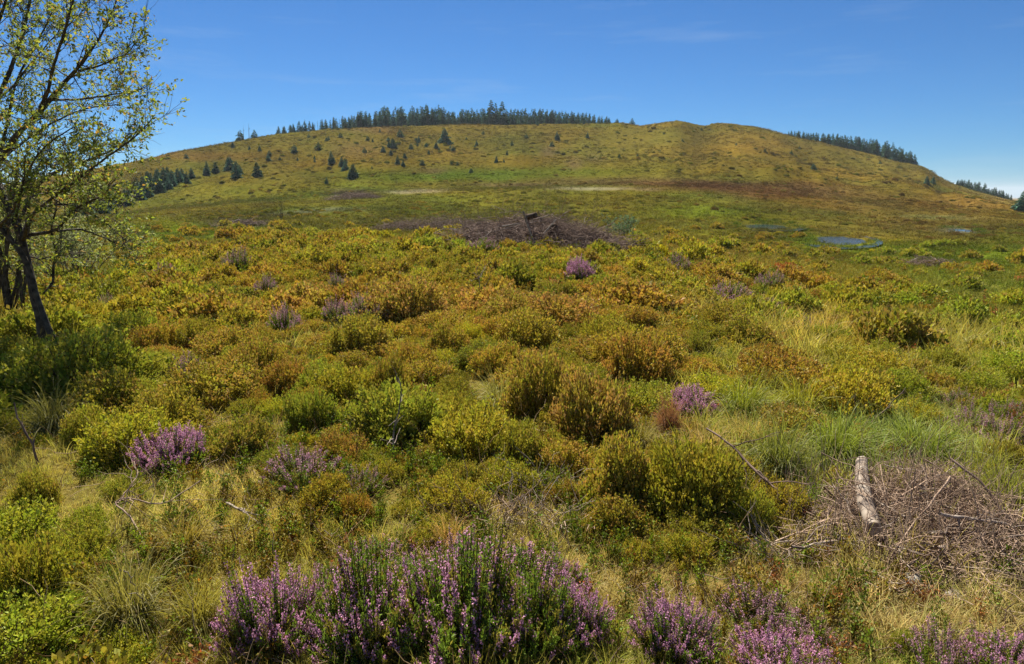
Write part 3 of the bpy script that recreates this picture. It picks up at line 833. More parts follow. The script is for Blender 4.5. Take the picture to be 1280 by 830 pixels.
MANUAL = [  # u, base v, width px, height px, colour, label
 (115, 560, 92, 62, 'bright green', 'bright fresh-green bilberry bush left of the bright purple heather'),
 (48, 640, 84, 64, 'green', 'leafy green bush at the left edge, above the olive thicket in the corner'),
 (45, 770, 150, 110, 'olive', 'olive bilberry thicket at the left edge, below the leafy green bush'),
 (150, 850, 130, 56, 'bright green', 'low fresh-green bilberry along the bottom edge, left of the tall heather'),
 (738, 562, 140, 112, 'golden brown', 'tall golden-brown bush left of the dark hollow, near the lilac heather'),
 (676, 525, 115, 100, 'rusty olive', 'rusty olive bush adjoining the tall golden-brown bush on its left'),
 (795, 488, 130, 80, 'rusty olive', 'broad rusty bush behind the dark hollow'),
 (775, 642, 150, 108, 'olive', 'left one of the two big olive bushes below the dark hollow'),
 (865, 655, 165, 116, 'olive', 'right one of the two big olive bushes below the dark hollow'),
 (935, 672, 90, 72, 'green', 'greener bush at the right end of the big olive bushes, before the fallen branch'),
 (905, 420, 104, 48, 'olive', 'wide olive bush with a dark underside, in front of the flat mauve streak'),
 (872, 446, 70, 36, 'dark olive', 'dark olive bush in front of the wide olive bush'),
 (1060, 405, 70, 34, 'yellow green', 'yellowish bush in the right part of the heath'),
 (265, 384, 56, 38, 'dark olive', 'dark olive bush left of mid heath, darkest in the left part'),
 (490, 505, 80, 72, 'dark olive', 'dark bush directly behind the bent dead stem'),
 (560, 540, 90, 60, 'olive', 'olive bush right of the bent dead stem'),
 (650, 590, 110, 70, 'olive', 'olive bush in front of the tall golden-brown bush, above the dead twigs'),
 (330, 480, 100, 66, 'rusty olive', 'rusty bush in the left middle of the heath'),
 (390, 540, 90, 60, 'green', 'green bush above the pale mauve sprawling heather'),
 (445, 660, 60, 54, 'rusty olive', 'rusty bilberry tuft in front of the pale mauve heather'),
 (620, 370, 60, 34, 'rusty olive', 'rusty bush left of the small violet heather'),
 (745, 390, 50, 34, 'rusty olive', 'rust-topped bush right in front of the small violet heather'),
 (708, 378, 40, 30, 'dark olive', 'dark green bush in front of the small violet heather'),
 (1250, 600, 70, 60, 'dark olive', 'dark bush in front of the mauve heathers at the right edge'),
 (1130, 830, 60, 50, 'green', 'small green bush at the bottom, right of the vivid purple heather'),
 (625, 475, 90, 55, 'rusty olive', 'rusty bush left of the tall golden-brown bush, farther back'),
 (250, 440, 90, 50, 'olive', 'olive bush above the pale pink heather'),
 (560, 450, 90, 50, 'olive', 'olive bush in the very middle of the heath'),
]
for (u, v, w, h, colr, lb) in MANUAL:
    c = on_ground(u, v); ww = px(w, c) / 2
    d = np.array([c[0], c[1]]) / np.hypot(c[0], c[1]); c[:2] += d * ww * .5; c[2] = float(ground_z(c[0], c[1]))
    put_bilberry(c, ww, px(h, c) * 1.25, colr, label=lb)

# single odd-coloured bushes
for (u, v, w, h, t, lb, nm) in [(820, 324, 38, 24, (1.55, 1.5, .5), 'bright yellow-green rounded bush near the right end of the big brushwood pile', 'yellow_bush'),
                                (980, 340, 36, 16, (1.2, .52, .9), 'red-leaved low bush in the bog to the right', 'red_bush'),
                                (1003, 346, 34, 10, (1.15, .66, .95), 'reddish brown low bush just right of the red-leaved bush', 'red_bush'),
                                (846, 322, 30, 12, (1.25, .74, .6), 'orange-brown low bush right of the yellow-green bush', 'orange_bush')]:
    c = on_ground(u, v); c[2] -= .03
    root = tag(link(nm, None, loc=tuple(c), rotz=1.0), lb, 'bush')
    for pn, me in zip(('foliage', 'stems'), mid_bil_me[1]):
        o = link(pn, me, root); w_ = px(w, c) / 2; o.scale = (w_, w_, px(h, c) * 1.25); o.color = (*t, 1)
    occupied.append((c[0], c[1], w_))

# the rest of the heath: dart throwing, the largest-looking as bushes of their own, the rest as one mass
cand = []
occ = np.array(occupied + hidden_front)
OX, OY, OR = list(occ[:, 0]), list(occ[:, 1]), list(occ[:, 2])
tries = 46000
rr_ = np.exp(rng.uniform(math.log(2.6), math.log(58), tries)); aa_ = np.radians(rng.uniform(-44, 44, tries))
xx, yy = rr_ * np.sin(aa_), rr_ * np.cos(aa_)
zz = ground_z(xx, yy)
uu, vv = project(np.stack([xx, yy, zz], -1))
pp = heath_p(uu, vv) * np.clip(0.75 + 0.9 * fbm(xx, yy, 2.6, 3, 55), 0, 1)
ok = (rng.random(tries) < pp) & free_of_ponds(xx, yy, 1.5)
# hash grid for spacing
from collections import defaultdict
cell = defaultdict(list)
for x, y, r in zip(OX, OY, OR): cell[(int(x // 1.5), int(y // 1.5))].append((x, y, r))
order = np.nonzero(ok)[0]
for i in order:
    x, y = xx[i], yy[i]
    r = (.17 + .48 * rng.random() ** 1.3) * (1.15 if rng.random() < .3 else .85) * (1.0 if rr_[i] > 5 else .8) * (1.15 if rr_[i] > 30 else 1)
    good = True
    for dx in (-1, 0, 1):
        for dy in (-1, 0, 1):
            for (a, b, c) in cell[(int(x // 1.5) + dx, int(y // 1.5) + dy)]:
                if (a - x) ** 2 + (b - y) ** 2 < ((r + c) * .56) ** 2: good = False; break
            if not good: break
        if not good: break
    if good:
        cell[(int(x // 1.5), int(y // 1.5))].append((x, y, r))
        cand.append((r / rr_[i], x, y, zz[i], r, uu[i], vv[i]))
inview = [c for c in cand if -30 < c[5] < 1310 and c[6] < 850]
inview.sort(key=lambda c: -c[0])
N_OWN = 266
own = inview[:N_OWN]
own_ids = {id(c) for c in own}
rest = [c for c in cand if id(c) not in own_ids]
def bush_colour(x, y, u):
    k = fbm(np.array([x]), np.array([y]), 5.0, 3, 61)[0] + rng.normal(scale=.28)
    g = sstep(260, 120, np.array([float(u)]))[0] * .5 + sstep(1000, 1150, np.array([float(u)]))[0] * .45
    k -= g
    return 'bright green' if k < -.75 else 'green' if k < -.38 else 'yellow green' if k < -.25 else 'olive' if k < .12 else 'dark olive' if k < .2 else 'rusty olive' if k < .62 else 'golden brown'
SIZEW = lambda r: 'large' if r > .44 else 'medium' if r > .31 else 'small'
ADJ = {'bright green': 'fresh green', 'green': 'green', 'yellow green': 'yellowish green', 'olive': 'olive', 'dark olive': 'dark olive', 'rusty olive': 'rust-topped', 'golden brown': 'golden brown'}
for (_, x, y, z, r, u, v) in own:
    colr = bush_colour(x, y, u)
    o = put_bilberry((x, y, z), r * 1.12, r * rng.uniform(.95, 1.5), colr)
    bil_items.append((o, (x, y), f"{SIZEW(r)} {ADJ[colr]}"))
auto_labels(bil_items, 'bilberry', 'bilberry bush')
RT = []
for (_, x, y, z, r, u, v) in rest:
    t = np.array(BIL_TINTS[bush_colour(x, y, u)]) * rng.uniform(.85, 1.15) * rng.uniform(.93, 1.07, 3); RT.append(t)
rp_ = np.array([(c[1], c[2], c[3] - .03) for c in rest]); rs_ = np.array([c[4] for c in rest])
rdist = np.hypot(rp_[:, 0], rp_[:, 1])
o = scatter('heath_shrubs', [q for q, _ in MID_BIL] + [q for q, _ in FAR_BIL], rp_,
            np.stack([rs_ * 1.12, rs_ * 1.12, rs_ * rng.uniform(.95, 1.45, len(rs_))], -1),
            np.stack([np.zeros(len(rs_)), np.zeros(len(rs_)), rng.uniform(0, 6.28, len(rs_))], -1),
            np.where(rdist < 17, rng.integers(0, 4, len(rs_)), rng.integers(4, 7, len(rs_))), np.array(RT), M_leaf_i)
tag(o, 'continuous rusty olive bilberry heath covering the rise behind the single bushes', 'heath', kind='stuff')
print('bushes', len(own), 'rest', len(rest))

# ------------------------------------------------------------------ low bilberry cover between the bushes
N = 22000
r_ = np.exp(rng.uniform(math.log(2.0), math.log(40), N)); a_ = np.radians(rng.uniform(-47, 47, N))
x, y = r_ * np.sin(a_), r_ * np.cos(a_); z = ground_z(x, y); u, v = project(np.stack([x, y, z], -1))
pr = np.clip(heath_p(u, v) * .10 + .20 + .6 * fbm(x, y, 1.6, 3, 71), 0.02, 1) * (1 - np.exp(-(((u - 1140) / 150) ** 2 + ((v - 665) / 70) ** 2) ** 1.5))
k = rng.random(N) < pr
x, y, z, r_ = x[k], y[k], z[k], r_[k]; N = len(x)
far = r_ > 9
sc = rng.uniform(.35, .9, N) * np.where(far, np.clip(r_ / 12, .9, 1.3), 1)
base = np.where((fbm(x, y, 1.2, 2, 73) + rng.normal(scale=.4, size=N) > .15)[:, None], lin((132, 116, 34)), lin((112, 128, 28)))
base = np.where((rng.random(N) < .06)[:, None], lin((146, 100, 48)), base) * rng.uniform(.75, 1.25, (N, 1))
o = scatter('low_bilberry_cover', SPRIG_P + SPRIG_MID, np.stack([x, y, z], -1), np.repeat(sc[:, None], 3, 1),
            np.stack([rng.normal(scale=.12, size=N), rng.normal(scale=.12, size=N), rng.uniform(0, 6.28, N)], -1),
            np.where(far, rng.integers(5, 9, N), rng.integers(0, 5, N)), base, M_leaf_i)
tag(o, 'low leafy bilberry sprigs growing through the grass between the bushes', 'ground cover', kind='stuff')

# ------------------------------------------------------------------ grass
def grass_field(name, label, N, r0, r1, protos, sfun, keep, seed, bright=1.0, half=50, zmax=9, mat=None):
    r_ = np.exp(rng.uniform(math.log(r0), math.log(r1), N)); a_ = np.radians(rng.uniform(-half, half, N))
    x, y = r_ * np.sin(a_), r_ * np.cos(a_); z = ground_z(x, y); u, v = project(np.stack([x, y, z], -1))
    k = (rng.random(N) < keep(x, y, r_, u, v)) & free_of_ponds(x, y, 1.08)
    x, y, z, r_ = x[k], y[k], z[k], r_[k]; n_ = len(x)
    s = sfun(x, y, r_) * rng.uniform(.6, 1.35, n_)
    t = zone_colour(x, y, z) * bright * rng.uniform(.78, 1.22, (n_, 1)) * (1 + rng.normal(scale=.06, size=(n_, 3)))
    o = scatter(name, protos, np.stack([x, y, z], -1), np.stack([s * rng.uniform(.8, 1.2, n_), s, np.minimum(s, zmax) * rng.uniform(.7, 1.25, n_)], -1),
                np.stack([rng.normal(scale=.12, size=n_), rng.normal(scale=.12, size=n_), rng.uniform(0, 6.28, n_)], -1),
                rng.integers(0, len(protos), n_), np.clip(t, .003, .9), mat or M_grass_i)
    return tag(o, label, 'grass', kind='stuff')
grass_field('grass', 'short straw and green moor grass in the near ground', 46000, 1.3, 13, GRASS_P,
            lambda x, y, r: (.52 + .4 * np.clip(fbm(x, y, .9, 2, 81), -.5, 1)) * np.clip(r / 5, 1, 2.0) * np.where((x > .24 * y) & (r > 4.2), 1.5, 1.0),
            lambda x, y, r, u, v: np.clip(1.0 - .85 * heath_p(u, v), .12, 1) * (1 - .62 * np.exp(-(((u - 1150) / 130) ** 2 + ((v - 650) / 55) ** 2) ** 1.5)) * (1 - .9 * np.exp(-(((u - 1160) / 70) ** 2 + ((v - 742) / 22) ** 2) ** 1.5)), 1, bright=1.55)
grass_field('bog_grass', 'green and tawny bog grass between the heath and the hill', 42000, 12, 135, GRASS_MID,
            lambda x, y, r: np.clip(r / 18, .7, 3.2) * (1 + .6 * np.clip(fbm(x, y, 5, 2, 83), -.6, 1)),
            lambda x, y, r, u, v: np.clip(.85 - .7 * heath_p(u, v) + .5 * fbm(x, y, 3.5, 3, 85), .1, 1) *
                (1 - .92 * np.maximum(np.maximum(np.exp(-(((u - 515) / 40) ** 2 + ((v - 239) / 3) ** 2)), np.exp(-(((u - 745) / 60) ** 2 + ((v - 237) / 3.5) ** 2))),
                                      np.exp(-(((u - 380) / 80) ** 2 + ((v - 266) / 4) ** 2)))), 2, zmax=1.1, mat=M_grass_far)
grass_field('hill_grass', 'tawny tussock grass covering the hillside', 95000, 110, 440, GRASS_FAR,
            lambda x, y, r: np.clip(r / 240, .55, 1.3) * (1 + .7 * np.clip(fbm(x, y, 14, 3, 87), -.7, 1)),
            lambda x, y, r, u, v: np.clip(.65 + 1.0 * fbm(x, y, 18, 4, 89), .12, 1), 3, mat=M_grass_far)

# dark low shrubs and rushes dotted over the hill and the bog
N = 14000
r_ = np.exp(rng.uniform(math.log(48), math.log(400), N)); a_ = np.radians(rng.uniform(-48, 48, N))
x, y = r_ * np.sin(a_), r_ * np.cos(a_); z = ground_z(x, y)
k = (fbm(x, y, 22, 4, 131) + rng.normal(scale=.35, size=N) > .12) & free_of_ponds(x, y, 1.8)
u, v = project(np.stack([x, y, z], -1))
for (bu, bv, ru, rv) in [(515, 239, 44, 4), (745, 237, 66, 5)]: k &= ((u - bu) / ru) ** 2 + ((v - bv) / rv) ** 2 > 1
x, y, z, r_ = x[k], y[k], z[k], r_[k]; N = len(x)
s_ = rng.uniform(.25, .95, N) ** 1.3 * np.clip(r_ / 170, .6, 1.25)
u, v = project(np.stack([x, y, z], -1)); peat = np.zeros(N)
for (bu, bv, ru, rv) in [(905, 234, 95, 8), (830, 229, 120, 5), (985, 243, 80, 9), (1070, 254, 140, 16), (1160, 280, 130, 18)]: peat = np.maximum(peat, np.exp(-(((u - bu) / ru) ** 2 + ((v - bv) / rv) ** 2)))
t = np.where((rng.random(N) < .55)[:, None], np.array([.50, .58, .52]), np.array([.75, .68, .7])) * rng.uniform(.75, 1.25, (N, 1))
t = np.where((rng.random(N) < peat)[:, None], np.array([.52, .40, .55]) * rng.uniform(.6, 1.2, (N, 1)), t)
o = scatter('hill_shrubs', [q for q, _ in FAR_BIL], np.stack([x, y, z - .05], -1), np.stack([s_, s_, s_ * rng.uniform(.5, 1.0, N)], -1),
            np.stack([np.zeros(N), np.zeros(N), rng.uniform(0, 6.28, N)], -1), rng.integers(0, 3, N), t, M_leaf_i)
tag(o, 'dark low shrub tufts dotted over the hillside and the bog', 'shrub tufts', kind='stuff')

# rushes on the far and side margins of the pools
PX, PT = [], []
for p_ in PONDS:
    c = p_[0]; R_ = max(p_[1], p_[2]) * 2.2
    x = c[0] + rng.uniform(-R_, R_, 700); y = c[1] + rng.uniform(-R_, R_, 700); q_ = pond_q(p_, x, y)
    k = (q_ > 1.0) & (q_ < 1.9) & ((np.hypot(x, y) > np.hypot(c[0], c[1]) + .3 * p_[2]) | (np.abs(np.arctan2(x, y) - np.arctan2(c[0], c[1])) * c[1] > p_[1])) & (fbm(x, y, 2.0, 2, 141) > -.1)
    PX.append(np.stack([x, y, ground_z(x, y)], -1)[k])
PX = np.concatenate(PX); N = len(PX); s_ = rng.uniform(.8, 1.6, N)
o = scatter('rushes', GRASS_MID, PX, np.stack([s_ * 1.3, s_ * 1.3, s_ * 1.3], -1), np.stack([np.zeros(N), np.zeros(N), rng.uniform(0, 6.28, N)], -1), rng.integers(0, 6, N),
            lin((86, 108, 34)) * rng.uniform(.6, 1.2, (N, 1)), M_grass_far)
tag(o, 'dark green rushes lining the margins of the bog pools', 'rushes', kind='stuff')

# ------------------------------------------------------------------ conifers
def spruce(n_leaf, slim, ragged, bare=0.0, crown_from=0.04):
    """height 1. Whorls of drooping boughs; each bough carries flat needle sprays. bare: share of the lower trunk without boughs"""
    cr, tr = Q(), Q()
    lean = rng.normal(scale=.022, size=2)
    tp = np.array([[0, 0, -.03], [lean[0] * .5, lean[1] * .5, .5], [lean[0], lean[1], .985]])
    tube(tr, tp, np.array([.018, .011, .002]), 6, (1, 1, 1))
    z0 = max(crown_from, bare)
    nb = n_leaf // 9
    zt = z0 + (1 - z0) * rng.random(nb) ** 1.15 * .97
    a = rng.uniform(0, 2 * math.pi, nb)
    L = slim * (1 - (zt - z0) / (1 - z0)) ** .85 * rng.uniform(1 - ragged, 1.12, nb) + .012
    if bare: L *= np.clip((zt - z0) * 6 + .35, 0, 1)
    d = np.stack([np.cos(a), np.sin(a), np.zeros(nb)], -1)
    t = np.sort(rng.uniform(.15, 1, (nb, 9)), 1)
    up = (zt - .3) * .5
    B = np.stack([lean[0] * zt, lean[1] * zt, zt], -1)[:, None] + d[:, None] * (L[:, None] * t)[..., None]
    B[..., 2] += L[:, None] * (up[:, None] * t - .35 * t ** 2)
    side = np.stack([-np.sin(a), np.cos(a), np.zeros(nb)], -1)
    sg = rng.choice([-1, 1], (nb, 9, 1))
    dr = unit(d[:, None] * .8 + side[:, None] * sg * rng.uniform(.2, 1.0, (nb, 9, 1)) + np.array([0, 0, -.28]) + rng.normal(scale=.25, size=(nb, 9, 3)))
    c = lin((74, 96, 66)) * rng.uniform(.7, 1.3, (nb, 9, 1)) * np.array([1, 1, 1.0])
    n_ = nb * 9
    ll = (np.repeat(L, 9) * .42 + .018) * rng.uniform(.7, 1.25, n_)
    leaves(cr, B.reshape(-1, 3), dr.reshape(-1, 3), ll, ll * .42, c.reshape(-1, 3))
    return cr, tr
def sp_me(*a): q, t = spruce(*a); return qmesh('crown', q, M_needle), qmesh('trunk', t, M_conbark)
YOUNG = [sp_me(1900, .38, .35), sp_me(1900, .32, .3), sp_me(1700, .44, .4), sp_me(1800, .30, .45), sp_me(1700, .35, .5)]
SHRUBBY = [sp_me(900, .60, .5), sp_me(900, .52, .5)]
TALL = [sp_me(1400, .27, .4, .03), sp_me(1200, .22, .45, .05), sp_me(1500, .31, .5, .02), sp_me(1100, .19, .55, .10), sp_me(1300, .26, .55, .03), sp_me(1300, .24, .6, .04)]
THIN = [sp_me(320, .12, .6, .35), sp_me(220, .10, .7, .45), sp_me(420, .14, .6, .25)]
BARE = [sp_me(40, .06, .7, .5)]

def put_tree(p, h, lib, tint, label, grp, name='spruce_tree', cat='tree'):
    root = link(name, None, loc=(p[0], p[1], p[2] - .02 * h), rotz=rng.uniform(0, 6.28))
    tag(root, label, cat, grp)
    cr, tr = lib[int(rng.integers(len(lib)))]
    w = rng.uniform(.88, 1.15)
    for nm, me in (('crown', cr), ('trunk', tr)):
        o = link(nm, me, root); o.scale = (h * w, h * w, h); o.color = (*(np.array(tint) * rng.uniform(.85, 1.15)), 1)
    return root

BLUE = (.95, 1.35, 1.7); DARKG = (.85, 1.1, 1.05); MIDG = (.95, 1.1, .8)
HILL = [  # u, base v, height px, kind, label or None
 (556, 178.5, 20, 0, 'dark spruce standing alone high on the hill below the skyline wood'),
 (491.5, 184.5, 13, 0, 'small dark spruce alone on the upper slope, left of the lone spruce below the wood'),
 (415.6, 204.5, 18, 0, 'slim spruce on the slope, upper left of the largest bluish spruce'),
 (427.5, 208.5, 14, 0, 'middle one of the three spruces standing close together on the slope'),
 (441.5, 222.5, 20, 0, 'largest bluish spruce on the slope, lowest of three close together'),
 (432, 213, 12, 0, None), (408, 230, 10, 0, 'small spruce low on the slope, left of the largest bluish spruce'), (322, 222, 22, 0, 'ragged spruce on the left slope, right of the paired spruces'),
 (368, 190.5, 11, 1, None), (398, 186, 10, 1, None), (386, 172, 6, 1, None), (456, 191, 8, 1, None), (479, 190, 9, 0, None), (497, 205.5, 13, 0, 'slender bluish spruce in mid slope, under the small dark spruce'),
 (506, 198, 8, 0, None), (500.6, 170, 10, 1, None), (545, 185, 8, 0, None), (536, 193, 6, 0, None), (620.5, 203, 9, 0, None), (658, 172.5, 7, 1, None),
 (697, 175, 12, 0, 'dark spruce near the right end of the skyline wood, on the crest'), (672, 156.5, 5, 1, None), (690, 183, 8, 1, None), (475, 165.5, 5, 0, None), (497.5, 156.5, 15, 0, 'dark spruce standing before the skyline wood, darker than those behind'),
 (337, 169, 9, 1, None), (630, 203, 5, 0, None), (594, 186, 6, 0, None), (583, 175, 4, 0, None), (426, 172, 7, 1, None), (465, 211, 4, 1, None), (300, 219, 15, 0, None), (312, 187, 5, 0, None),
 (258, 219, 19, 0, 'bushy spruce left of the tallest paired spruces on the left slope'), (270, 216, 14, 0, None), (296, 222, 24, 0, 'tall dark spruce, front one of a close pair on the left slope'), (288, 212, 18, 0, 'spruce half hidden behind the tall dark one of the left pair'),
 (285, 206, 11, 0, None), (233, 198, 7, 1, None), (253, 182.5, 6, 1, None), (263, 182, 5, 1, None), (287, 178, 5, 1, None), (189, 195.5, 6, 1, None), (207, 193, 6, 1, None),
 (734, 172, 8, 0, None), (774, 197, 6, 1, None), (797, 197, 6, 0, None), (956, 191, 6, 1, None), (920, 182, 4, 0, None), (877, 163, 5, 1, None), (853, 177, 4, 1, None),
 (989, 193, 5, 1, None), (1017, 212, 9, 1, None), (1158, 230.5, 12, 0, 'taller of the two dark spruces on the far right ridge'), (1166, 229.5, 10, 0, 'shorter of the two dark spruces on the far right ridge'), (1046, 225, 5, 1, None), (999, 186, 4, 1, None),
 (1279, 264, 30, 0, 'tall dark spruce cut by the right edge of the picture'), (1178, 222, 5, 1, None), (350, 200, 5, 1, None), (520, 176, 5, 1, None), (604, 168, 5, 1, None), (640, 182, 6, 1, None), (565, 206, 5, 1, None), (1100, 205, 5, 1, None), (830, 168, 4, 1, None),
]
GROVE = [(206, 233, 24), (216, 234, 22), (224, 230, 20), (234, 229, 14), (192, 238, 22), (180, 243, 23), (168, 250, 24), (150, 256, 22), (138, 262, 22), (172, 240, 18), (198, 228, 18), (210, 224, 16),
         (160, 246, 20), (212, 236, 15), (200, 240, 18), (186, 246, 17), (176, 250, 18), (158, 256, 20), (196, 232, 20), (182, 237, 16), (130, 268, 20), (110, 270, 22), (95, 272, 22), (118, 262, 20), (142, 258, 18), (186, 232, 18), (145, 250, 20), (125, 264, 24), (228, 222, 12), (240, 222, 12)]
hl = []
for i, (u, v, h, kd, lb) in enumerate(HILL):
    c = on_ground(u, v)
    o = put_tree(c, px(h, c) * .9, SHRUBBY if kd else YOUNG, (BLUE, DARKG, BLUE)[i % 3] if not kd else (DARKG, MIDG)[i % 2], lb, 'young spruces scattered over the hillside', 'young_spruce')
    if lb: landmark({556: 'the lone spruce below the wood', 441.5: 'the largest bluish spruce', 296: 'the tall left pair of spruces', 697: 'the spruce on the crest',
                     1158: 'the two ridge spruces', 1279: 'the edge spruce', 497: 'the slender spruce'}.get(u, ''), c) if u in (556, 441.5, 296, 697, 1158, 1279, 497) else None
    else: hl.append((o, c, ('tiny ' if h < 7 else 'small ') + ('scrubby' if kd else 'dark')))
for k in range(34):
    u, v, h = rng.uniform(230, 640), rng.uniform(168, 216), rng.uniform(3.5, 7.5)
    if v < np.interp(u, [230, 340, 450, 640], [196, 174, 164, 160]): continue
    c = on_ground(u, v); kd = rng.random() < .5
    o = put_tree(c, px(h, c), SHRUBBY if kd else YOUNG, (BLUE, DARKG)[k % 2], None, 'young spruces scattered over the hillside', 'young_spruce')
    hl.append((o, c, ('tiny ' if h < 5.5 else 'small ') + ('scrubby' if kd else 'dark')))
auto_labels(hl, 'hill', 'hillside spruce')
for (u, v, h) in GROVE:
    c = on_ground(u, v)
    put_tree(c, px(h, c), YOUNG, BLUE if rng.random() < .6 else DARKG, 'bluish young spruce packed in the dense grove on the left slope', 'dense young spruce grove on the left slope', 'young_spruce')

# the woods on the crest
SKL = [(340, 167), (400, 161), (500, 156), (600, 154), (770, 152), (850, 150.5), (940, 156), (980, 166), (1060, 184), (1140, 203), (1185, 226), (1230, 240), (1280, 252)]
BACK_ROWS = []
def crest_tree(u, top_h, back, lib, tint, label, grp):
    v = np.interp(u, [p[0] for p in SKL], [p[1] for p in SKL])
    az, _ = az_el(u, v); az = float(az)
    r = float(np.interp(az, AZ, CREST_R)) + back
    x, y = r * math.sin(math.radians(az)), r * math.cos(math.radians(az))
    z = float(ground_z(x, y))
    _, vb = project(np.array([x, y, z]))
    h = px(top_h + (vb - v), (x, y, z))        # tall enough to show top_h pixels over the crest
    if lib is None: BACK_ROWS.append((x, y, z, h, tint)); return
    return put_tree((x, y, z), h, lib, tint, label, grp)
WOOD_L = 'dark spruce of the long wood along the crest of the hill'
WOOD_R = 'dark green spruce of the wood behind the right-hand ridge'
WOOD_F = 'small dark spruce in the far belt at the foot of the right ridge'
def wood_h(u): return .88 * float(np.interp(u, [345, 365, 400, 430, 450, 480, 520, 560, 600, 650, 690, 730, 765], [9, 15, 13, 16, 20, 25, 26, 23, 19, 18, 18, 13, 6]))
for u in np.arange(344, 432, 2.9):
    thin = rng.random() < .35
    crest_tree(u + rng.normal(scale=1.4), wood_h(u) * rng.uniform(.6, 1.15), rng.uniform(2, 14), THIN if thin else TALL, DARKG if rng.random() < .7 else BLUE,
               'thin ragged spruce at the open left end of the crest wood', 'ragged spruces at the left end of the crest wood')
for lo, hi, st, bk in [(430, 766, 3.3, (1, 10)), (430, 760, 3.3, (10, 26)), (440, 750, 4.6, (26, 45))]:
    for u in np.arange(lo, hi, st):
        crest_tree(u + rng.normal(scale=1.6), wood_h(u) * rng.uniform(.5, 1.15), rng.uniform(*bk), None if bk[0] > 5 else TALL if rng.random() < .9 else THIN, (DARKG, MIDG, BLUE)[int(rng.integers(3))],
                   WOOD_L, 'spruces of the wood along the crest')
for u, h in [(614, 29), (620, 25), (627, 27)]:
    crest_tree(u, h, 4, TALL[:3], DARKG, 'tall spruce rising above the middle of the crest wood, one of three', 'three tall spruces rising above the crest wood')
for lo, hi, st, bk in [(986, 1144, 3.4, (2, 14)), (990, 1142, 4.0, (14, 30))]:
    for u in np.arange(lo, hi, st):
        hh = np.interp(u, [984, 1000, 1040, 1080, 1110, 1144], [4, 7, 12, 16, 18, 12])
        crest_tree(u + rng.normal(scale=1), hh * rng.uniform(.75, 1.12), rng.uniform(*bk), None if bk[0] > 5 else TALL[:3], (DARKG, MIDG, BLUE)[int(rng.integers(3))], WOOD_R, 'spruces of the wood behind the right ridge')
for u in np.arange(1196, 1266, 1.9):
    hh = np.interp(u, [1194, 1210, 1235, 1266], [5, 9, 10, 6])
    crest_tree(u + rng.normal(scale=.8), hh * rng.uniform(.6, 1.2), rng.uniform(4, 26), TALL, DARKG, WOOD_F, 'spruces of the far belt at the right')
for u, h in [(304, 11), (311, 13), (318, 5), (771, 4), (790, 4), (300, 5)]:
    crest_tree(u, h, 1, BARE if h > 8 else SHRUBBY, DARKG, 'bare dead spruce pole on the skyline left of the wood' if h > 8 else 'small dark shrubby spruce standing alone on the skyline',
               'dead poles on the skyline' if h > 8 else 'shrubby spruces on the skyline')

WOODQ = []
for a in [(1000, .25, .4, .06), (900, .20, .45, .14), (1000, .27, .5, .03), (900, .22, .55, .10)]:
    k, t_ = spruce(*a); v_, f_, _ = t_.arrays(); k.add(v_, f_, lin((80, 68, 58))); WOODQ.append(k)
BR = np.array([b[:4] for b in BACK_ROWS]); nb_ = len(BR); w_ = rng.uniform(.88, 1.15, nb_)
o = scatter('spruce_wood', WOODQ, BR[:, :3] - np.array([0, 0, .15]), np.stack([BR[:, 3] * w_, BR[:, 3] * w_, BR[:, 3]], -1), np.stack([np.zeros(nb_), np.zeros(nb_), rng.uniform(0, 6.28, nb_)], -1),
            rng.integers(0, 4, nb_), np.array([b[4] for b in BACK_ROWS]) * rng.uniform(.85, 1.15, (nb_, 1)), M_needle_i)
tag(o, 'deeper rows of the spruce woods closing the gaps behind the front trees', 'wood', kind='stuff')

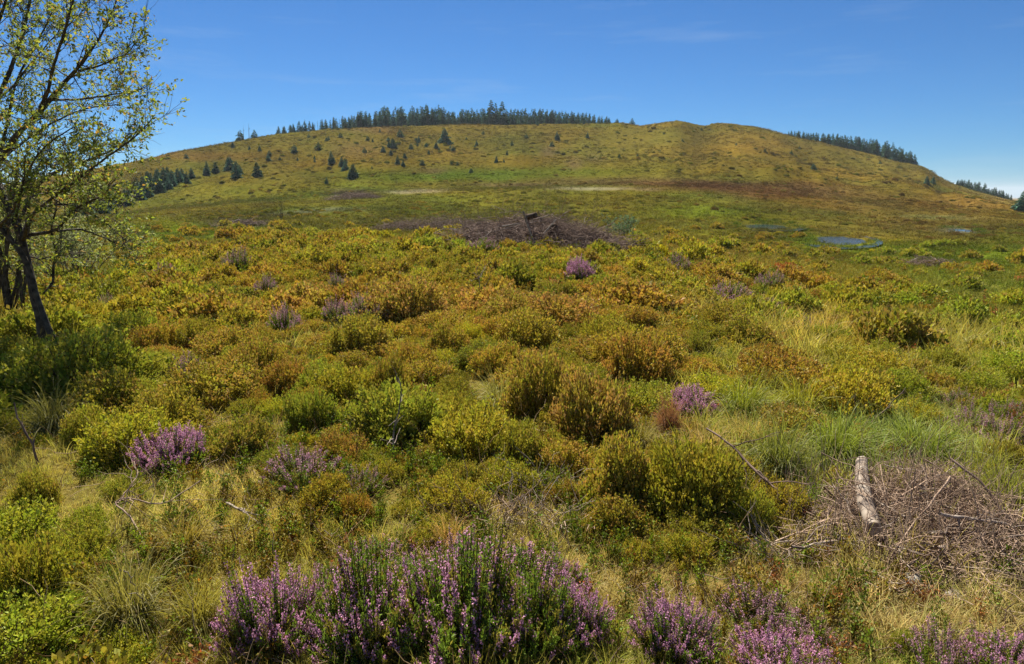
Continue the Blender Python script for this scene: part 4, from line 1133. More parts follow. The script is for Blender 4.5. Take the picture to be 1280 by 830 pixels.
# ------------------------------------------------------------------ the leaning tree at the left
def at_depth(u, v, Y):
    d = ray(u, v); return np.array([d[0] * Y / d[1], Y, CAMZ + d[2] * Y / d[1]])
TB = on_ground(62, 434)
YT = TB[1]
def smooth_path(pts, n):
    pts = np.asarray(pts, float); k = len(pts)
    s = np.concatenate([[0], np.cumsum(np.linalg.norm(np.diff(pts, axis=0), axis=1))])
    t = np.linspace(0, s[-1], n)
    P = np.stack([np.interp(t, s, pts[:, i]) for i in range(3)], -1)
    kk = np.array([.25, .5, .25])
    for _ in range(3):
        Q_ = P.copy(); Q_[1:-1] = P[:-2] * .25 + P[1:-1] * .5 + P[2:] * .25; P = Q_
    return P
def limb_pts(l): return [at_depth(u, v, YT + dy) for (u, v, dy) in l]
LIMBS = [  # path in the photograph with depth offset, radius start, radius end, name
 ([(54, 440, 0), (51, 410, 0), (45, 378, 0), (37, 345, .05), (33, 320, .1), (29, 300, .1), (20, 275, .1), (8, 252, .1), (-12, 222, .15), (-35, 180, .2), (-55, 120, .2), (-70, 40, .2)], .050, .026, 'trunk'),
 ([(72, 436, -.15), (63, 418, -.15), (56, 400, -.15), (49, 378, -.12), (42, 352, -.1), (34, 328, -.1), (20, 306, -.1), (0, 283, -.1), (-30, 255, -.2), (-70, 220, -.3)], .038, .022, 'trunk'),
 ([(32, 295, .1), (50, 293, 0), (72, 289, -.1), (82, 277, -.2), (90, 264, -.2), (104, 256, -.3), (128, 246, -.4), (150, 232, -.4)], .024, .006, 'limb'),
 ([(-14, 220, .15), (4, 195, .1), (15, 174, 0), (34, 155, -.1), (50, 141, -.2), (64, 125, -.2), (78, 108, -.2), (98, 88, -.3), (111, 72, -.3), (125, 52, -.3), (136, 30, -.4), (146, 2, -.4)], .042, .007, 'limb'),
 ([(22, 280, .1), (37, 246, .3), (54, 220, .4), (88, 204, .5), (128, 190, .6), (154, 176, .7), (174, 158, .8)], .026, .006, 'limb'),
 ([(29, 300, .1), (39, 270, -.3), (60, 250, -.5), (81, 236, -.6), (108, 216, -.7), (148, 186, -.8), (176, 168, -.9), (192, 150, -.9)], .025, .005, 'limb'),
 ([(27, 290, .1), (44, 266, .4), (62, 256, .5), (84, 253, .6), (111, 262, .6), (138, 280, .7), (160, 300, .7)], .020, .005, 'limb'),
 ([(-40, 170, .2), (-10, 130, .5), (8, 95, .6), (22, 50, .7), (34, 5, .8), (48, -60, .9)], .034, .009, 'limb'),
 ([(50, 141, -.2), (58, 112, -.4), (66, 74, -.5), (78, 35, -.6), (92, -5, -.6), (108, -60, -.7)], .022, .006, 'limb'),
 ([(98, 88, -.3), (128, 82, -.3), (158, 70, -.2), (172, 54, -.2), (184, 46, -.1)], .012, .004, 'limb'),
 ([(64, 125, -.2), (100, 124, .1), (140, 118, .2), (168, 113, .3), (186, 106, .3)], .015, .004, 'limb'),
 ([(0, 200, .1), (12, 190, .6), (40, 168, .9), (72, 150, 1.1), (110, 134, 1.2), (150, 128, 1.2)], .022, .005, 'limb'),
 ([(-20, 215, .1), (-40, 160, -.5), (-30, 100, -.8), (-8, 50, -1.0), (10, 0, -1.1), (30, -60, -1.1)], .03, .008, 'limb'),
 ([(8, 252, .1), (-5, 215, .7), (10, 150, .9), (20, 100, 1.0), (50, 50, 1.0), (70, 10, 1.0)], .026, .007, 'limb'),
]
tree = link('leaning_tree', None, loc=tuple(TB))
tag(tree, 'leaning two-stemmed grey tree with sparse yellow-green leaves at the left', 'tree')
leafq = Q()
def wiggle(P, amp):
    n_ = len(P); w = np.cumsum(rng.normal(scale=amp, size=(n_, 3)), 0); w -= w[0]
    return P + w
tips = []
def twig_system(paths, twq, lvl_len, dens1, dens2, aim, leafp):
    """side branches from limbs, twigs from those, leaves at the twig ends"""
    sub = []
    for P, r0, r1 in paths:
        L = np.linalg.norm(np.diff(P, axis=0), axis=1).sum()
        n_ = max(2, int(L * dens1))
        for _ in range(n_):
            t = rng.uniform(.22, 1.0); k = t * (len(P) - 1); i = min(int(k), len(P) - 2); p = P[i] + (P[i + 1] - P[i]) * (k - i)
            tan = unit(P[i + 1] - P[i])
            d = unit(tan * .7 + rng.normal(scale=.62, size=3) + aim)
            ln = lvl_len * rng.uniform(.45, 1.15) * (1.15 - .45 * t)
            m = 7; s = np.linspace(0, 1, m)[:, None]
            C = p + d * ln * s + np.array([0, 0, .10]) * ln * s ** 2
            C = wiggle(C, ln * .022)
            ra = min((r0 + (r1 - r0) * t) * .36, .009)
            tubes(twq, C[None], np.linspace(max(ra, .0035), .0016, m)[None], 4)
            sub.append((C, ln))
    for C, ln in sub:
        n_ = max(3, int(ln * dens2))
        for _ in range(n_):
            t = rng.uniform(.2, 1); k = t * (len(C) - 1); i = min(int(k), len(C) - 2); p = C[i] + (C[i + 1] - C[i]) * (k - i)
            tan = unit(C[i + 1] - C[i])
            d = unit(tan * .8 + rng.normal(scale=.6, size=3) + aim * .6)
            l2 = rng.uniform(.10, .34)
            s = np.linspace(0, 1, 5)[:, None]
            D = wiggle(p + d * l2 * s, l2 * .03)
            tubes(twq, D[None], np.linspace(.0026, .0012, 5)[None], 3)
            if rng.random() < leafp:
                nl = int(rng.integers(5, 13))
                tt = rng.uniform(.6, 1.02, nl); B = p + (D[-1] - p) * tt[:, None] + rng.normal(scale=.016, size=(nl, 3))
                tips.append(np.concatenate([B, np.repeat(d[None], nl, 0)], 1))
LIMBS += [
 ([(37, 246, .3), (70, 240, .8), (105, 236, 1.0), (136, 242, 1.1), (162, 240, 1.2)], .018, .004, 'limb'),
 ([(72, 289, -.1), (98, 286, .2), (125, 296, .3), (150, 306, .3), (168, 312, .3)], .014, .004, 'limb'),
 ([(20, 275, .1), (28, 240, -.6), (44, 205, -.9), (66, 178, -1.1), (96, 160, -1.2)], .022, .005, 'limb'),
 ([(33, 320, .1), (52, 322, .6), (78, 316, .8), (104, 318, .9)], .014, .004, 'limb'),
 ([(-10, 130, .5), (14, 110, 1.0), (36, 84, 1.2), (60, 52, 1.3), (84, 28, 1.3)], .02, .005, 'limb'),
 ([(0, 283, -.1), (16, 262, -.7), (26, 232, -1.0), (30, 196, -1.1)], .02, .005, 'limb'),
 ([(-40, 170, .2), (-20, 190, 1.0), (10, 204, 1.3), (44, 206, 1.4)], .02, .005, 'limb'),
]
paths = []
for pts, r0, r1, nm in LIMBS:
    P = smooth_path(limb_pts(pts), 26)
    P = P + np.concatenate([np.zeros((1, 3)), np.cumsum(rng.normal(scale=.004, size=(25, 3)), 0)])
    q = Q(); rad = np.linspace(r0, r1, 26) * (1 + .12 * rng.normal(size=26).clip(-1, 1))
    if nm == 'trunk': rad[0] *= 1.35; rad[1] *= 1.15; P[0, 2] -= .12
    tube(q, P - TB, rad, 9 if nm == 'trunk' else 7)
    link(nm, qmesh('tree_' + nm, q, M_bark, True), tree)
    a0 = 10 if nm == 'trunk' else 4
    paths.append((P[a0:], r0, r1))
tw = Q()
twig_system(paths, tw, .46, 15, 20, np.array([.06, 0, .10]), .72)
V, F, C = tw.arrays(); link('twigs', mesh_of('tree_twigs', V - TB, F, C, M_bark), tree)
def leaf_crown(size, cols, name, parent, base_pt, mat):
    T = np.concatenate(tips); n_ = len(T)
    q = Q()
    dr = unit(T[:, 3:] * .6 + rng.normal(scale=.7, size=(n_, 3)) + np.array([0, 0, .05]))
    ci = rng.choice(len(cols), n_, p=np.array([w for _, w in cols]))
    c = np.array([lin(k) for k, _ in cols])[ci] * rng.uniform(.75, 1.25, (n_, 1))
    L = size * rng.uniform(.6, 1.3, n_)
    leaves(q, T[:, :3], dr, L, L * .48, c, fold=.3)
    V, F, C = q.arrays()
    o = link(name, mesh_of(name, V - base_pt, F, C, mat), parent); o.color = (1, 1, 1, 1)
    print(name, n_)
    tips.clear()
    return o
leaf_crown(.048, [((124, 136, 44), .42), ((150, 150, 52), .22), ((112, 126, 64), .30), ((166, 130, 56), .06)], 'crown', tree, TB, M_treeleaf)

# thicket of thin stems behind it, and the pale bush
def stem_bush(name, u, v, label, cat, nst, h, spread, lean, lsize, cols, stemr, twl, d1, d2, leafp, mat=M_bark):
    b = on_ground(u, v)
    root = link(name, None, loc=tuple(b)); tag(root, label, cat)
    pth = []; q = Q()
    for _ in range(nst):
        a = rng.uniform(0, 6.28); r = spread * math.sqrt(rng.random())
        p0 = b + np.array([math.cos(a) * r * .5, math.sin(a) * r * .5, 0]); p0[2] = float(ground_z(p0[0], p0[1])) - .05
        tp = b + np.array([math.cos(a) * r * lean + rng.normal(scale=.15), math.sin(a) * r * lean + rng.normal(scale=.15), h * rng.uniform(.6, 1.05)])
        P = wiggle(smooth_path([p0, p0 * .5 + tp * .5 + rng.normal(scale=.06, size=3) * h * .4, tp], 12), .012 * h)
        tubes(q, (P - b)[None], np.linspace(stemr, stemr * .25, 12)[None], 6)
        pth.append((P, stemr, stemr * .25))
    link('stems', qmesh(name + '_stems', q, mat, True), root)
    t = Q(); twig_system(pth, t, twl, d1, d2, np.array([0, 0, .2]), leafp)
    V, F, C = t.arrays(); link('twigs', mesh_of(name + '_twigs', V - b, F, C, mat), root)
    if leafp > 0: leaf_crown(lsize, cols, 'foliage', root, b, M_treeleaf)
    return root
stem_bush('willow_thicket', -6, 398, 'dark thicket of many thin stems at the left edge behind the leaning tree', 'shrub', 20, 2.6, 1.1, 1.2, .055,
          [((96, 108, 40), .6), ((132, 136, 48), .4)], .03, .6, 5, 10, .75)
stem_bush('grey_willow', 88, 348, 'pale grey-green willow bush behind the right side of the leaning tree', 'shrub', 22, 1.35, .85, 1.5, .05,
          [((132, 140, 84), .6), ((152, 158, 104), .4)], .014, .42, 7, 13, .9)
stem_bush('bare_sapling', 352, 275, 'leafless dark sapling with upright twigs beside the dark ditch', 'sapling', 5, 1.9, .25, 2.2, .05, [], .022, .55, 4, 7, 0)
stem_bush('young_sapling', 165, 338, 'thin young sapling with a few bright leaves right of the tree crown', 'sapling', 2, 1.1, .12, 2.0, .06, [((150, 156, 60), 1.0)], .010, .35, 5, 8, .8)
stem_bush('pale_shrub', 772, 300, 'grey-green shrub behind the right end of the big brushwood pile', 'shrub', 14, .8, .55, 1.5, .07, [((92, 112, 72), 1.0)], .012, .35, 7, 10, .9)

# ------------------------------------------------------------------ brushwood
def crooked(p, d, ln, n=7, amp=.05, sag=0.0):
    s = np.linspace(0, 1, n)[:, None]
    P = p + d * ln * s
    P = wiggle(P, ln * amp / math.sqrt(n))
    P[:, 2] -= sag * ln * s[:, 0] ** 2
    return P
def brush_heap(name, label, c, rx, ry, h, ntw, twlen, twr, nbr, mat, cat='brushwood', az=0.0, flat=1.0, brl=None, upright=0):
    """a heap of twigs (one mesh: nobody could count them) with its larger branches as parts"""
    root = link(name, None, loc=tuple(c)); tag(root, label, cat)
    ca, sa = math.cos(az), math.sin(az)
    def spot(k=1.0):
        a = rng.uniform(0, 6.28); r = math.sqrt(rng.random()) * k
        x, y = math.cos(a) * r * rx, math.sin(a) * r * ry
        z = h * (1 - r * r) * (.65 + .35 * vnoise(np.array([x / rx * 3 + 9]), np.array([y / ry * 3]), 5)[0])
        gx, gy = x * ca - y * sa, x * sa + y * ca
        return np.array([gx, gy, float(ground_z(c[0] + gx, c[1] + gy)) - c[2]]), z
    Ps, Rs = [], []
    for _ in range(ntw):
        g, z = spot()
        p = g + np.array([0, 0, z * rng.uniform(.1, 1.0) ** .6])
        a = rng.uniform(0, 6.28)
        d = unit(np.array([math.cos(a), math.sin(a), rng.normal(scale=.28) * flat]))
        ln = twlen * rng.uniform(.4, 1.3)
        P = crooked(p - d * ln * .5, d, ln, 6, .12, .08)
        P[:, 2] = np.maximum(P[:, 2], np.minimum(g[2], 0) - .02)
        Ps.append(P); Rs.append(twr * .8 * math.exp(rng.normal(scale=.45)) * np.linspace(1, .4, 6))
    for _ in range(upright):
        g, z = spot(.9)
        d = unit(np.array([rng.normal(scale=.3), rng.normal(scale=.3), 1]))
        ln = twlen * rng.uniform(.5, 1.2)
        Ps.append(crooked(g + np.array([0, 0, z * .5]), d, ln, 6, .1)); Rs.append(twr * rng.uniform(.5, 1.1) * np.linspace(1, .3, 6))
    q = Q(); tubes(q, np.array(Ps), np.array(Rs), 3); o = link('twigs', qmesh(name + '_twigs', q, mat), root); o['kind'] = 'stuff'
    for _ in range(nbr):
        g, z = spot(.75)
        a = rng.uniform(0, 6.28); d = unit(np.array([math.cos(a), math.sin(a), rng.normal(scale=.2) + .05]))
        ln = (brl or twlen * 1.8) * rng.uniform(.6, 1.2)
        P = crooked(g + np.array([0, 0, z * rng.uniform(.7, 1.1)]) - d * ln * .5, d, ln, 9, .07, .05)
        q = Q(); tube(q, P, np.linspace(twr * 2.0, twr * .8, 9) * rng.uniform(.7, 1.4), 6)
        for k in range(3):
            i = int(rng.integers(2, 8)); d2 = unit(d + rng.normal(scale=.6, size=3)); P2 = crooked(P[i], d2, ln * rng.uniform(.15, .35), 5, .1)
            tube(q, P2, np.linspace(twr * 1.3, twr * .5, 5), 4)
        link('branch', qmesh('brush_branch', q, M_deadwood, True), root)
    return root
c = on_ground(672, 310); d_ = np.array([c[0], c[1], 0]) / np.hypot(c[0], c[1]); c += d_ * 1.0; c[2] = float(ground_z(c[0], c[1]))
brush_heap('brushwood_pile', 'big grey-brown brushwood pile on the far edge of the heath', c, px(118, c), 2.0, px(40, c), 4200, 1.5, .0075, 10, M_darktwig, brl=2.4, upright=200)
PC = c
c = on_ground(555, 288); c[:2] += d_[:2] * 1.0; c[2] = float(ground_z(c[0], c[1]))
brush_heap('brushwood_pile', 'low brown brushwood heap left of the big pile', c, px(100, c), 1.8, px(18, c), 1900, 1.4, .0075, 4, M_darktwig, upright=120)
c = on_ground(1132, 676)
brush_heap('brushwood_heap', 'heap of dead brown twigs around the birch log at the right', c, px(175, c), .52, .15, 2300, .46, .0028, 40, M_deadtwig, az=-.25, brl=.6, upright=260)
BH = c
c = on_ground(1180, 640)
brush_heap('brushwood_heap', 'tangle of dead twigs behind and right of the birch log', c, px(100, c), .45, .24, 1500, .36, .0026, 8, M_deadtwig, az=-.2, brl=.5, upright=80)
c = on_ground(1160, 334)
brush_heap('brushwood_pile', 'small grey-brown brushwood pile in the bog at the right', c, px(36, c), .8, px(13, c), 420, .9, .010, 2, M_darktwig)
c = on_ground(443, 248)
brush_heap('brushwood_pile', 'dark purplish brushwood mound in the bog left of the pale mud', c, px(33, c), 2.0, px(9, c), 420, 2.0, .022, 1, M_darktwig)
c = on_ground(300, 282)
brush_heap('brushwood_pile', 'dark flat brushwood mound beside the ditch at the left', c, px(36, c), 1.6, px(7, c), 360, 1.4, .016, 1, M_darktwig)

# stump-like logs lying in the big pile
for (du, dv, ln, r, a, lb) in [(665, 270, .55, .09, .5, 'dark cut log end on top of the big brushwood pile'), (690, 286, .6, .13, 1.2, 'short mossy dark log among the branches of the big brushwood pile')]:
    p = at_depth(du, dv, PC[1] - .9)
    q = Q(); d = unit(np.array([math.cos(a), -.5, .25])); P = p + d * ln * np.linspace(-.5, .5, 6)[:, None]
    rad = r * np.array([.5, 1.1, 1, .95, .92, .6]); rad[0] = .01; rad[-1] = .01
    P[0] = P[1] + (P[0] - P[1]) * .02; P[-1] = P[-2] + (P[-1] - P[-2]) * .02
    o = link('cut_log', qmesh('cut_log', q if not tube(q, P - p, rad, 10) else q, M_stem, True), loc=tuple(p)); tag(o, lb, 'log')
# the pale limb leaning down the pile and others
for (pts, r, lb) in [([(654, 264), (659, 280), (666, 300), (674, 312)], .035, 'pale bare limb slanting down the front of the big brushwood pile'),
                     ([(628, 283), (640, 281), (650, 279)], .03, 'short pale branch lying level on the big brushwood pile'),
                     ([(680, 292), (690, 280), (698, 272), (692, 276)], .025, 'forked pale branch at the right of the big brushwood pile')]:
    P = smooth_path([at_depth(u, v, PC[1] - 2.0 + .02 * i) for i, (u, v) in enumerate(pts)], 10)
    q = Q(); tube(q, P - P[0], np.linspace(r, r * .5, 10), 6)
    o = link('bare_limb', qmesh('bare_limb', q, M_deadwood, True), loc=tuple(P[0])); tag(o, lb, 'branch')

# ------------------------------------------------------------------ birch log
pa, pb = on_ground(1090, 692), on_ground(1073, 612)
pa[2] += .135; pb[2] += .185
ax = pb - pa; LN = float(np.linalg.norm(ax))
lg = link('birch_log', None, loc=tuple(pa)); lg.rotation_euler = Vector(ax).to_track_quat('Z', 'Y').to_euler()
tag(lg, 'short white birch log lying in the brown twig heap', 'log')
n_ = 26; sd = 18
q = Q(); zs = np.linspace(0, LN, n_); th = np.linspace(0, 2 * math.pi, sd, endpoint=False)
V = []
for i, z in enumerate(zs):
    r = .038 * (1 - .08 * i / n_) * (1 + .09 * math.exp(-((z / LN - .33) / .02) ** 2) + .08 * math.exp(-((z / LN - .68) / .02) ** 2))
    rr2 = r * (1 + .07 * np.sin(th * 2 + z * 5) + .04 * rng.normal(size=sd))
    V.append(np.stack([np.cos(th) * rr2 + .022 * math.sin(z * 4), np.sin(th) * rr2, np.full(sd, z)], -1))
F = [(i * sd + j, i * sd + (j + 1) % sd, (i + 1) * sd + (j + 1) % sd, (i + 1) * sd + j) for i in range(n_ - 1) for j in range(sd)]
q.add(np.concatenate(V), F, np.ones(3)); link('bark', qmesh('birch_bark', q, M_birch, True), lg)
for i, nm in ((0, 'cut_end'), (n_ - 1, 'cut_end')):
    q = Q(); ce = V[i].mean(0); ring = V[i]; inn = ce + (ring - ce) * .05 + np.array([0, 0, -.004 if i == 0 else .004])
    F = [(j, (j + 1) % sd, sd + (j + 1) % sd, sd + j) for j in range(sd)]
    q.add(np.concatenate([ring, inn]), F, np.ones(3)); link(nm, qmesh('cut_end', q, M_deadwood), lg)

# thin twigs of the heap that lie across the log
Ps, Rs = [], []
for _ in range(14):
    m = pa + ax * rng.uniform(-.05, .85) + np.array([rng.normal(scale=.05), rng.normal(scale=.04), rng.uniform(.02, .075)])
    a = rng.uniform(0, 6.28); d = unit(np.array([math.cos(a), math.sin(a), rng.normal(scale=.15)])); ln = rng.uniform(.2, .5)
    Ps.append(crooked(m - d * ln * .5, d, ln, 6, .12)); Rs.append(np.linspace(.0032, .0014, 6))
q = Q(); tubes(q, np.array(Ps) - pa, np.array(Rs), 3)
o = link('dead_twigs', qmesh('dead_twigs', q, M_deadtwig), loc=tuple(pa)); tag(o, 'few dead twigs lying across the white birch log', 'dead twigs', kind='stuff')

# ------------------------------------------------------------------ single dead branches
def dead_branch(name, label, pts, r0, r1, forks, mat, fl=.3, lift=None):
    """pts: (u, v, height above the ground in m)"""
    W = []
    for (u, v, h) in pts:
        g = on_ground(u, v)
        if h > 0:                       # stay over the same ground point's distance
            Y = g[1]
            W.append(g + np.array([0, 0, h]))
        else: W.append(g)
    P = smooth_path(W, 16)
    P = P + np.cumsum(rng.normal(scale=.0035, size=P.shape), 0)
    root_p = P[0].copy(); q = Q(); tube(q, P - root_p, np.linspace(r0, r1, 16), 7)
    o = link(name, qmesh(name, q, mat, True), loc=tuple(root_p)); tag(o, label, 'dead branch')
    for _ in range(forks):
        i = int(rng.integers(3, 15)); tan = unit(P[min(i + 1, 15)] - P[i - 1])
        d = unit(tan * .7 + rng.normal(scale=.6, size=3) + np.array([0, 0, .2]))
        C = crooked(P[i], d, fl * rng.uniform(.4, 1.2), 7, .10)
        q2 = Q(); ra = (r0 + (r1 - r0) * i / 15) * .6; tube(q2, C - root_p, np.linspace(ra, ra * .35, 7), 5)
        if rng.random() < .7:
            C2 = crooked(C[4], unit(d + rng.normal(scale=.5, size=3)), fl * rng.uniform(.2, .5), 5, .1); tube(q2, C2 - root_p, np.linspace(ra * .5, ra * .2, 5), 4)
        link('twig', qmesh('branch_twig', q2, mat, True), o)
    return o
def standing(name, label, u, v, top, r0, r1, forks, mat, fl, tilt_y=0.0):
    """dead stem standing in the ground at (u, v); top = list of photograph spots it passes"""
    b = on_ground(u, v); W = [b - np.array([0, 0, .05])] + [at_depth(a, c, b[1] + tilt_y * (i + 1)) for i, (a, c) in enumerate(top)]
    P = smooth_path(W, 16); P = P + np.cumsum(rng.normal(scale=.003, size=P.shape), 0)
    q = Q(); tube(q, P - b, np.linspace(r0, r1, 16), 6)
    o = link(name, qmesh(name, q, mat, True), loc=tuple(b)); tag(o, label, 'dead branch')
    for _ in range(forks):
        i = int(rng.integers(4, 15)); d = unit(unit(P[i] - P[i - 1]) + rng.normal(scale=.6, size=3))
        C = crooked(P[i], d, fl * rng.uniform(.4, 1.2), 7, .10); q2 = Q(); ra = (r0 + (r1 - r0) * i / 15) * .6
        tube(q2, C - b, np.linspace(ra, ra * .35, 7), 5); link('twig', qmesh('branch_twig', q2, mat, True), o)
    return o
dead_branch('dead_branch', 'twisted pale dead branch lying in the grass at the left, below the purple heather', [(182, 690, .04), (172, 668, .10), (150, 655, .12), (138, 650, .13), (165, 650, .14), (195, 655, .12), (208, 664, .10), (232, 645, .12), (258, 630, .12)], .0055, .003, 10, M_deadtwig, .30)
dead_branch('dead_branch', 'dead branch rising from the twisted one towards the purple heather', [(150, 655, .12), (165, 640, .14), (178, 625, .18), (178, 612, .22)], .005, .0025, 7, M_deadtwig, .24)
dead_branch('dead_branch', 'long dark fallen branch between the olive bushes and the twig heap', [(880, 590, .30), (915, 610, .26), (950, 634, .18), (990, 652, .12), (1022, 664, .08)], .006, .011, 8, M_darktwig, .3)
dead_branch('dead_branch', 'pale long stick lying across the right end of the twig heap', [(1168, 690, .22), (1200, 692, .2), (1248, 686, .16)], .010, .006, 3, M_deadwood, .16)
dead_branch('dead_branch', 'dark arched stick at the right end of the twig heap', [(1180, 640, .32), (1225, 660, .26), (1262, 680, .12), (1290, 710, .03)], .007, .004, 4, M_darktwig, .25)
dead_branch('dead_branch', 'thin stick slanting down the front of the twig heap', [(1178, 655, .28), (1145, 690, .2), (1112, 722, .06)], .006, .003, 3, M_deadtwig, .2)
dead_branch('dead_branch', 'curled pale dead stem in the grass, left of the tall heather', [(205, 772, .03), (192, 764, .05), (176, 770, .05), (180, 792, .03)], .009, .005, 5, M_deadwood, .22)
dead_branch('dead_branch', 'dry forked twig lying in straw left of the tall heather', [(285, 640, .05), (300, 650, .06), (325, 652, .05)], .008, .004, 6, M_deadwood, .18)
standing('dead_sapling', 'bent pale dead stem standing among bilberry in the middle of the heath', 488, 580, [(492, 545), (500, 510), (507, 480), (499, 472)], .008, .003, 7, M_deadwood, .16)
standing('dead_sapling', 'dark thin dead stem standing at the left edge in the shade', 50, 585, [(40, 552), (24, 525), (16, 504)], .009, .004, 4, M_darktwig, .15)
standing('dead_sapling', 'long thin dark stem slanting up out of the grass above the birch log', 1074, 545, [(1090, 528), (1110, 510), (1132, 487)], .006, .003, 5, M_darktwig, .12)
standing('dead_sapling', 'short upright dark twig left of the slanting stem above the birch log', 1072, 540, [(1069, 510), (1064, 492)], .004, .002, 2, M_darktwig, .08)
standing('dead_sapling', 'thin upright twig right of the two stems above the birch log', 1108, 515, [(1105, 494), (1104, 484)], .004, .002, 2, M_darktwig, .06)
standing('dead_sapling', 'short pale broken twigs sticking up in the far middle of the heath', 600, 374, [(600, 360), (598, 346), (590, 340)], .012, .006, 6, M_deadwood, .5)
for i, (u, v, lb) in enumerate([(650, 655, 'tangle of fine pale dead heather twigs behind the big heather thicket'), (600, 650, 'wiry dead heather twigs left of the pale tangle behind the thicket'), (670, 610, 'dark dead twigs under the olive bush'),
                                (700, 660, 'dead wiry twigs right of the pale tangle behind the thicket'), (970, 700, 'brown dead heather skeleton left of the stones')]):
    b = on_ground(u, v); q = Q(); Ps, Rs = [], []
    for _ in range(70):
        a = rng.uniform(0, 6.28); d = unit(np.array([math.cos(a), math.sin(a), rng.uniform(.15, 1.1)])); Ps.append(crooked(rng.normal(scale=.06, size=3) * np.array([1.6, 1, 0]), d, rng.uniform(.12, .34), 6, .16)); Rs.append(np.linspace(.0032, .0013, 6))
    tubes(q, np.array(Ps), np.array(Rs), 3); o = link('dead_heather', qmesh('dead_heather', q, M_deadwood if i % 2 == 0 else M_deadtwig), loc=tuple(b)); tag(o, lb, 'dead heather')

# fine dead stalks over the near grass
q = [Q() for _ in range(4)]
for k in q:
    Ps = []
    for _ in range(5):
        a = rng.uniform(0, 6.28); el = rng.uniform(.05, 1.2); d = np.array([math.cos(a) * math.cos(el), math.sin(a) * math.cos(el), math.sin(el)])
        Ps.append(crooked(np.array([rng.normal(scale=.06), rng.normal(scale=.06), .04]), d, rng.uniform(.08, .26), 6, .12))
    tubes(k, np.array(Ps), np.tile(np.linspace(.0024, .0012, 6), (5, 1)), 3)
N = 900
r_ = np.exp(rng.uniform(math.log(1.6), math.log(14), N)); a_ = np.radians(rng.uniform(-46, 46, N)); x, y = r_ * np.sin(a_), r_ * np.cos(a_); z = ground_z(x, y)
o = scatter('dead_stalks', q, np.stack([x, y, z], -1), np.repeat((rng.uniform(.6, 1.2, N))[:, None], 3, 1), np.stack([np.zeros(N), np.zeros(N), rng.uniform(0, 6.28, N)], -1), rng.integers(0, 4, N),
            np.where((rng.random(N) < .6)[:, None], lin((170, 148, 112)), lin((110, 84, 62))), M_grass_i)
tag(o, 'fine dry stalks and dead stems lying over the near grass', 'dead stalks', kind='stuff')

# ------------------------------------------------------------------ stones
for (u, v, w, lb) in [(1137, 730, 30, 'largest pale stone at the lower edge of the twig heap'), (1163, 737, 20, 'small pale stone right of the largest stone'), (1194, 748, 24, 'flat half-buried stone right of the two pale stones'),
                      (984, 712, 13, 'small white stone left of the twig heap'), (893, 832, 22, 'pale stone at the bottom edge beside the vivid heather')]:
    c = on_ground(u, v); r = px(w, c) / 2
    bpy_me = bpy.data.meshes.new('stone')
    import bmesh
    bm = bmesh.new(); bmesh.ops.create_icosphere(bm, subdivisions=3, radius=1)
    off = rng.uniform(0, 50, 3)
    for vx in bm.verts:
        k = 1 + .35 * float(fbm(np.array([vx.co.x * 1.0 + off[0] + vx.co.z]), np.array([vx.co.y + off[1]]), 1.1, 3, 8)[0])
        vx.co = Vector((vx.co.x * r * k, vx.co.y * r * .8 * k, vx.co.z * r * .55 * k))
    bm.to_mesh(bpy_me); bm.free(); bpy_me.materials.append(M_stone)
    o = link('stone', bpy_me, loc=(c[0], c[1], c[2] + r * .25), rotz=rng.uniform(0, 6)); tag(o, lb, 'stone', 'pale stones in the grass')

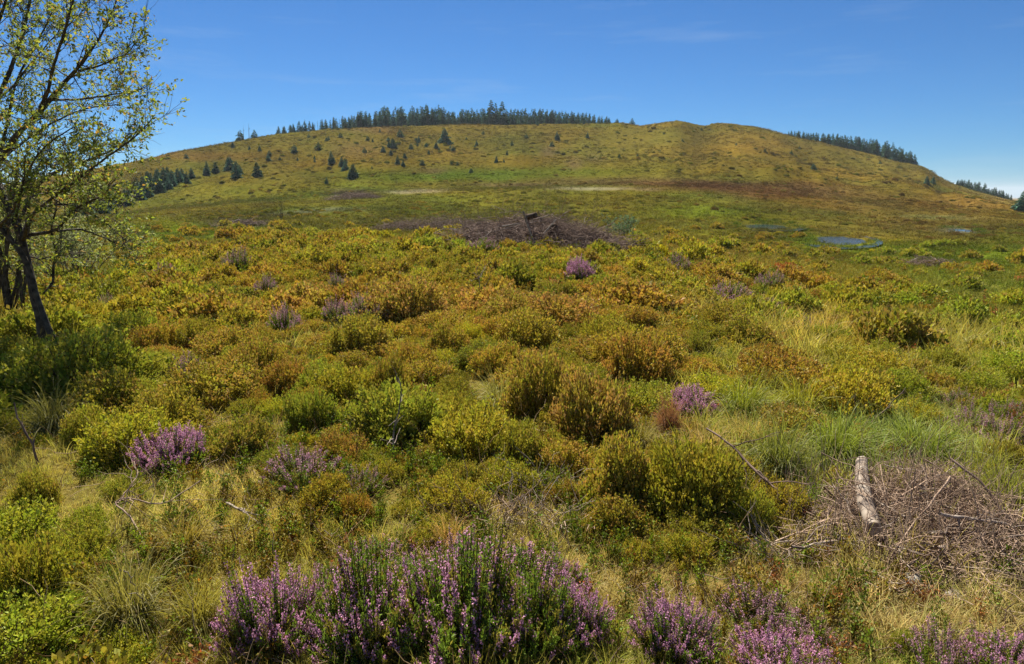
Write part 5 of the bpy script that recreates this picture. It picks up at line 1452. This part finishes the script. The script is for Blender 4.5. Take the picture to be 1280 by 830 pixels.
# ------------------------------------------------------------------ big grass tussocks
TUS = [tuft(1050, 1.25, .22, 1.25, .013, [W1, DK, W1 * .8], [W1 * 1.2, STRAWW * 1.15, W1 * 1.1], 8, .42) for _ in range(3)]
tus_me = [qmesh('tussock', k, M_grass_o) for k in TUS]
TUSSOCKS = [(972, 598, 96, 78, (96, 116, 50), 'big fountain-shaped green tussock left of the birch log'), (880, 572, 80, 44, (140, 138, 84), 'pale drooping tussock between the lilac heather and the big green tussock'),
            (925, 525, 84, 58, (100, 122, 34), 'lush green tussock just right of the lilac heather'), (1000, 520, 90, 50, (112, 128, 40), 'green tussock behind the big fountain-shaped tussock'),
            (935, 562, 70, 46, (132, 136, 76), 'pale green tussock behind and left of the big green tussock'),
            (1045, 575, 100, 60, (100, 126, 44), 'spreading green grass clump above the birch log'), (1150, 575, 110, 56, (98, 124, 46), 'spreading green grass clump above the twig heap'),
            (1252, 640, 90, 70, (104, 124, 46), 'green tussock at the right edge below the dark bush'), (1230, 600, 80, 50, (110, 128, 48), 'green tussock right of the twig tangle'), (165, 785, 120, 92, (106, 116, 58), 'dark-hearted dry tussock at the lower left, below the twisted branch'),
            (250, 790, 90, 70, (114, 124, 54), 'straw-green tussock left of the tall rounded heather'), (230, 690, 90, 46, (120, 124, 54), 'green tussock in front of the twisted dead branch'), (1010, 640, 44, 44, (88, 124, 30), 'small bright green tussock left of the birch log, in the twigs'),
            (625, 510, 70, 44, (112, 126, 66), 'pale green tussock left of the tall golden-brown bush'), (70, 540, 90, 56, (96, 108, 52), 'shaded grey-green tussock left of the fresh-green bush'), (800, 560, 60, 34, (120, 130, 84), 'small pale tussock in front of the dark hollow'),
            (835, 545, 44, 56, (112, 92, 66), 'brown dead tussock with curled seed heads left of the lilac heather'), (560, 690, 60, 46, (150, 140, 84), 'straw tussock behind the big heather thicket')]
for (u, v, w, h, col, lb) in TUSSOCKS:
    c = on_ground(u, v); root = link('grass_tussock', tus_me[int(rng.integers(3))], loc=(c[0], c[1], c[2] - .02), rotz=rng.uniform(0, 6.28))
    s = px(w, c) / 2; root.scale = (s * 1.45, s * 1.45, px(h, c) * 1.75); root.color = (*(lin(col) * np.array([1.6, 1.18, .85])), 1)
    tag(root, lb, 'grass tussock', 'grass tussocks')

# ------------------------------------------------------------------ the air: one closed box round camera and scene, sky outside
hz = Q()
hx, y0, y1, z0, z1 = 9300, -9300, 9300, -75, 60
V = np.array([(x, y, z) for x in (-hx, hx) for y in (y0, y1) for z in (z0, z1)], float)
F = [(0, 1, 3, 2), (4, 6, 7, 5), (0, 4, 5, 1), (2, 3, 7, 6), (0, 2, 6, 4), (1, 5, 7, 3)]
M_haze, n, l = new_mat('haze_air')
out = n.new('ShaderNodeOutputMaterial'); pv = n.new('ShaderNodeVolumePrincipled')
pv.inputs['Color'].default_value = (.80, .90, 1.0, 1); pv.inputs['Density'].default_value = 0.00013; pv.inputs['Anisotropy'].default_value = 0.2
l.new(pv.outputs['Volume'], out.inputs['Volume'])
o = link('haze', mesh_of('haze', V, np.array(F), None, M_haze)); tag(o, 'thin bluish haze in the air over the moor', 'haze', kind='stuff')
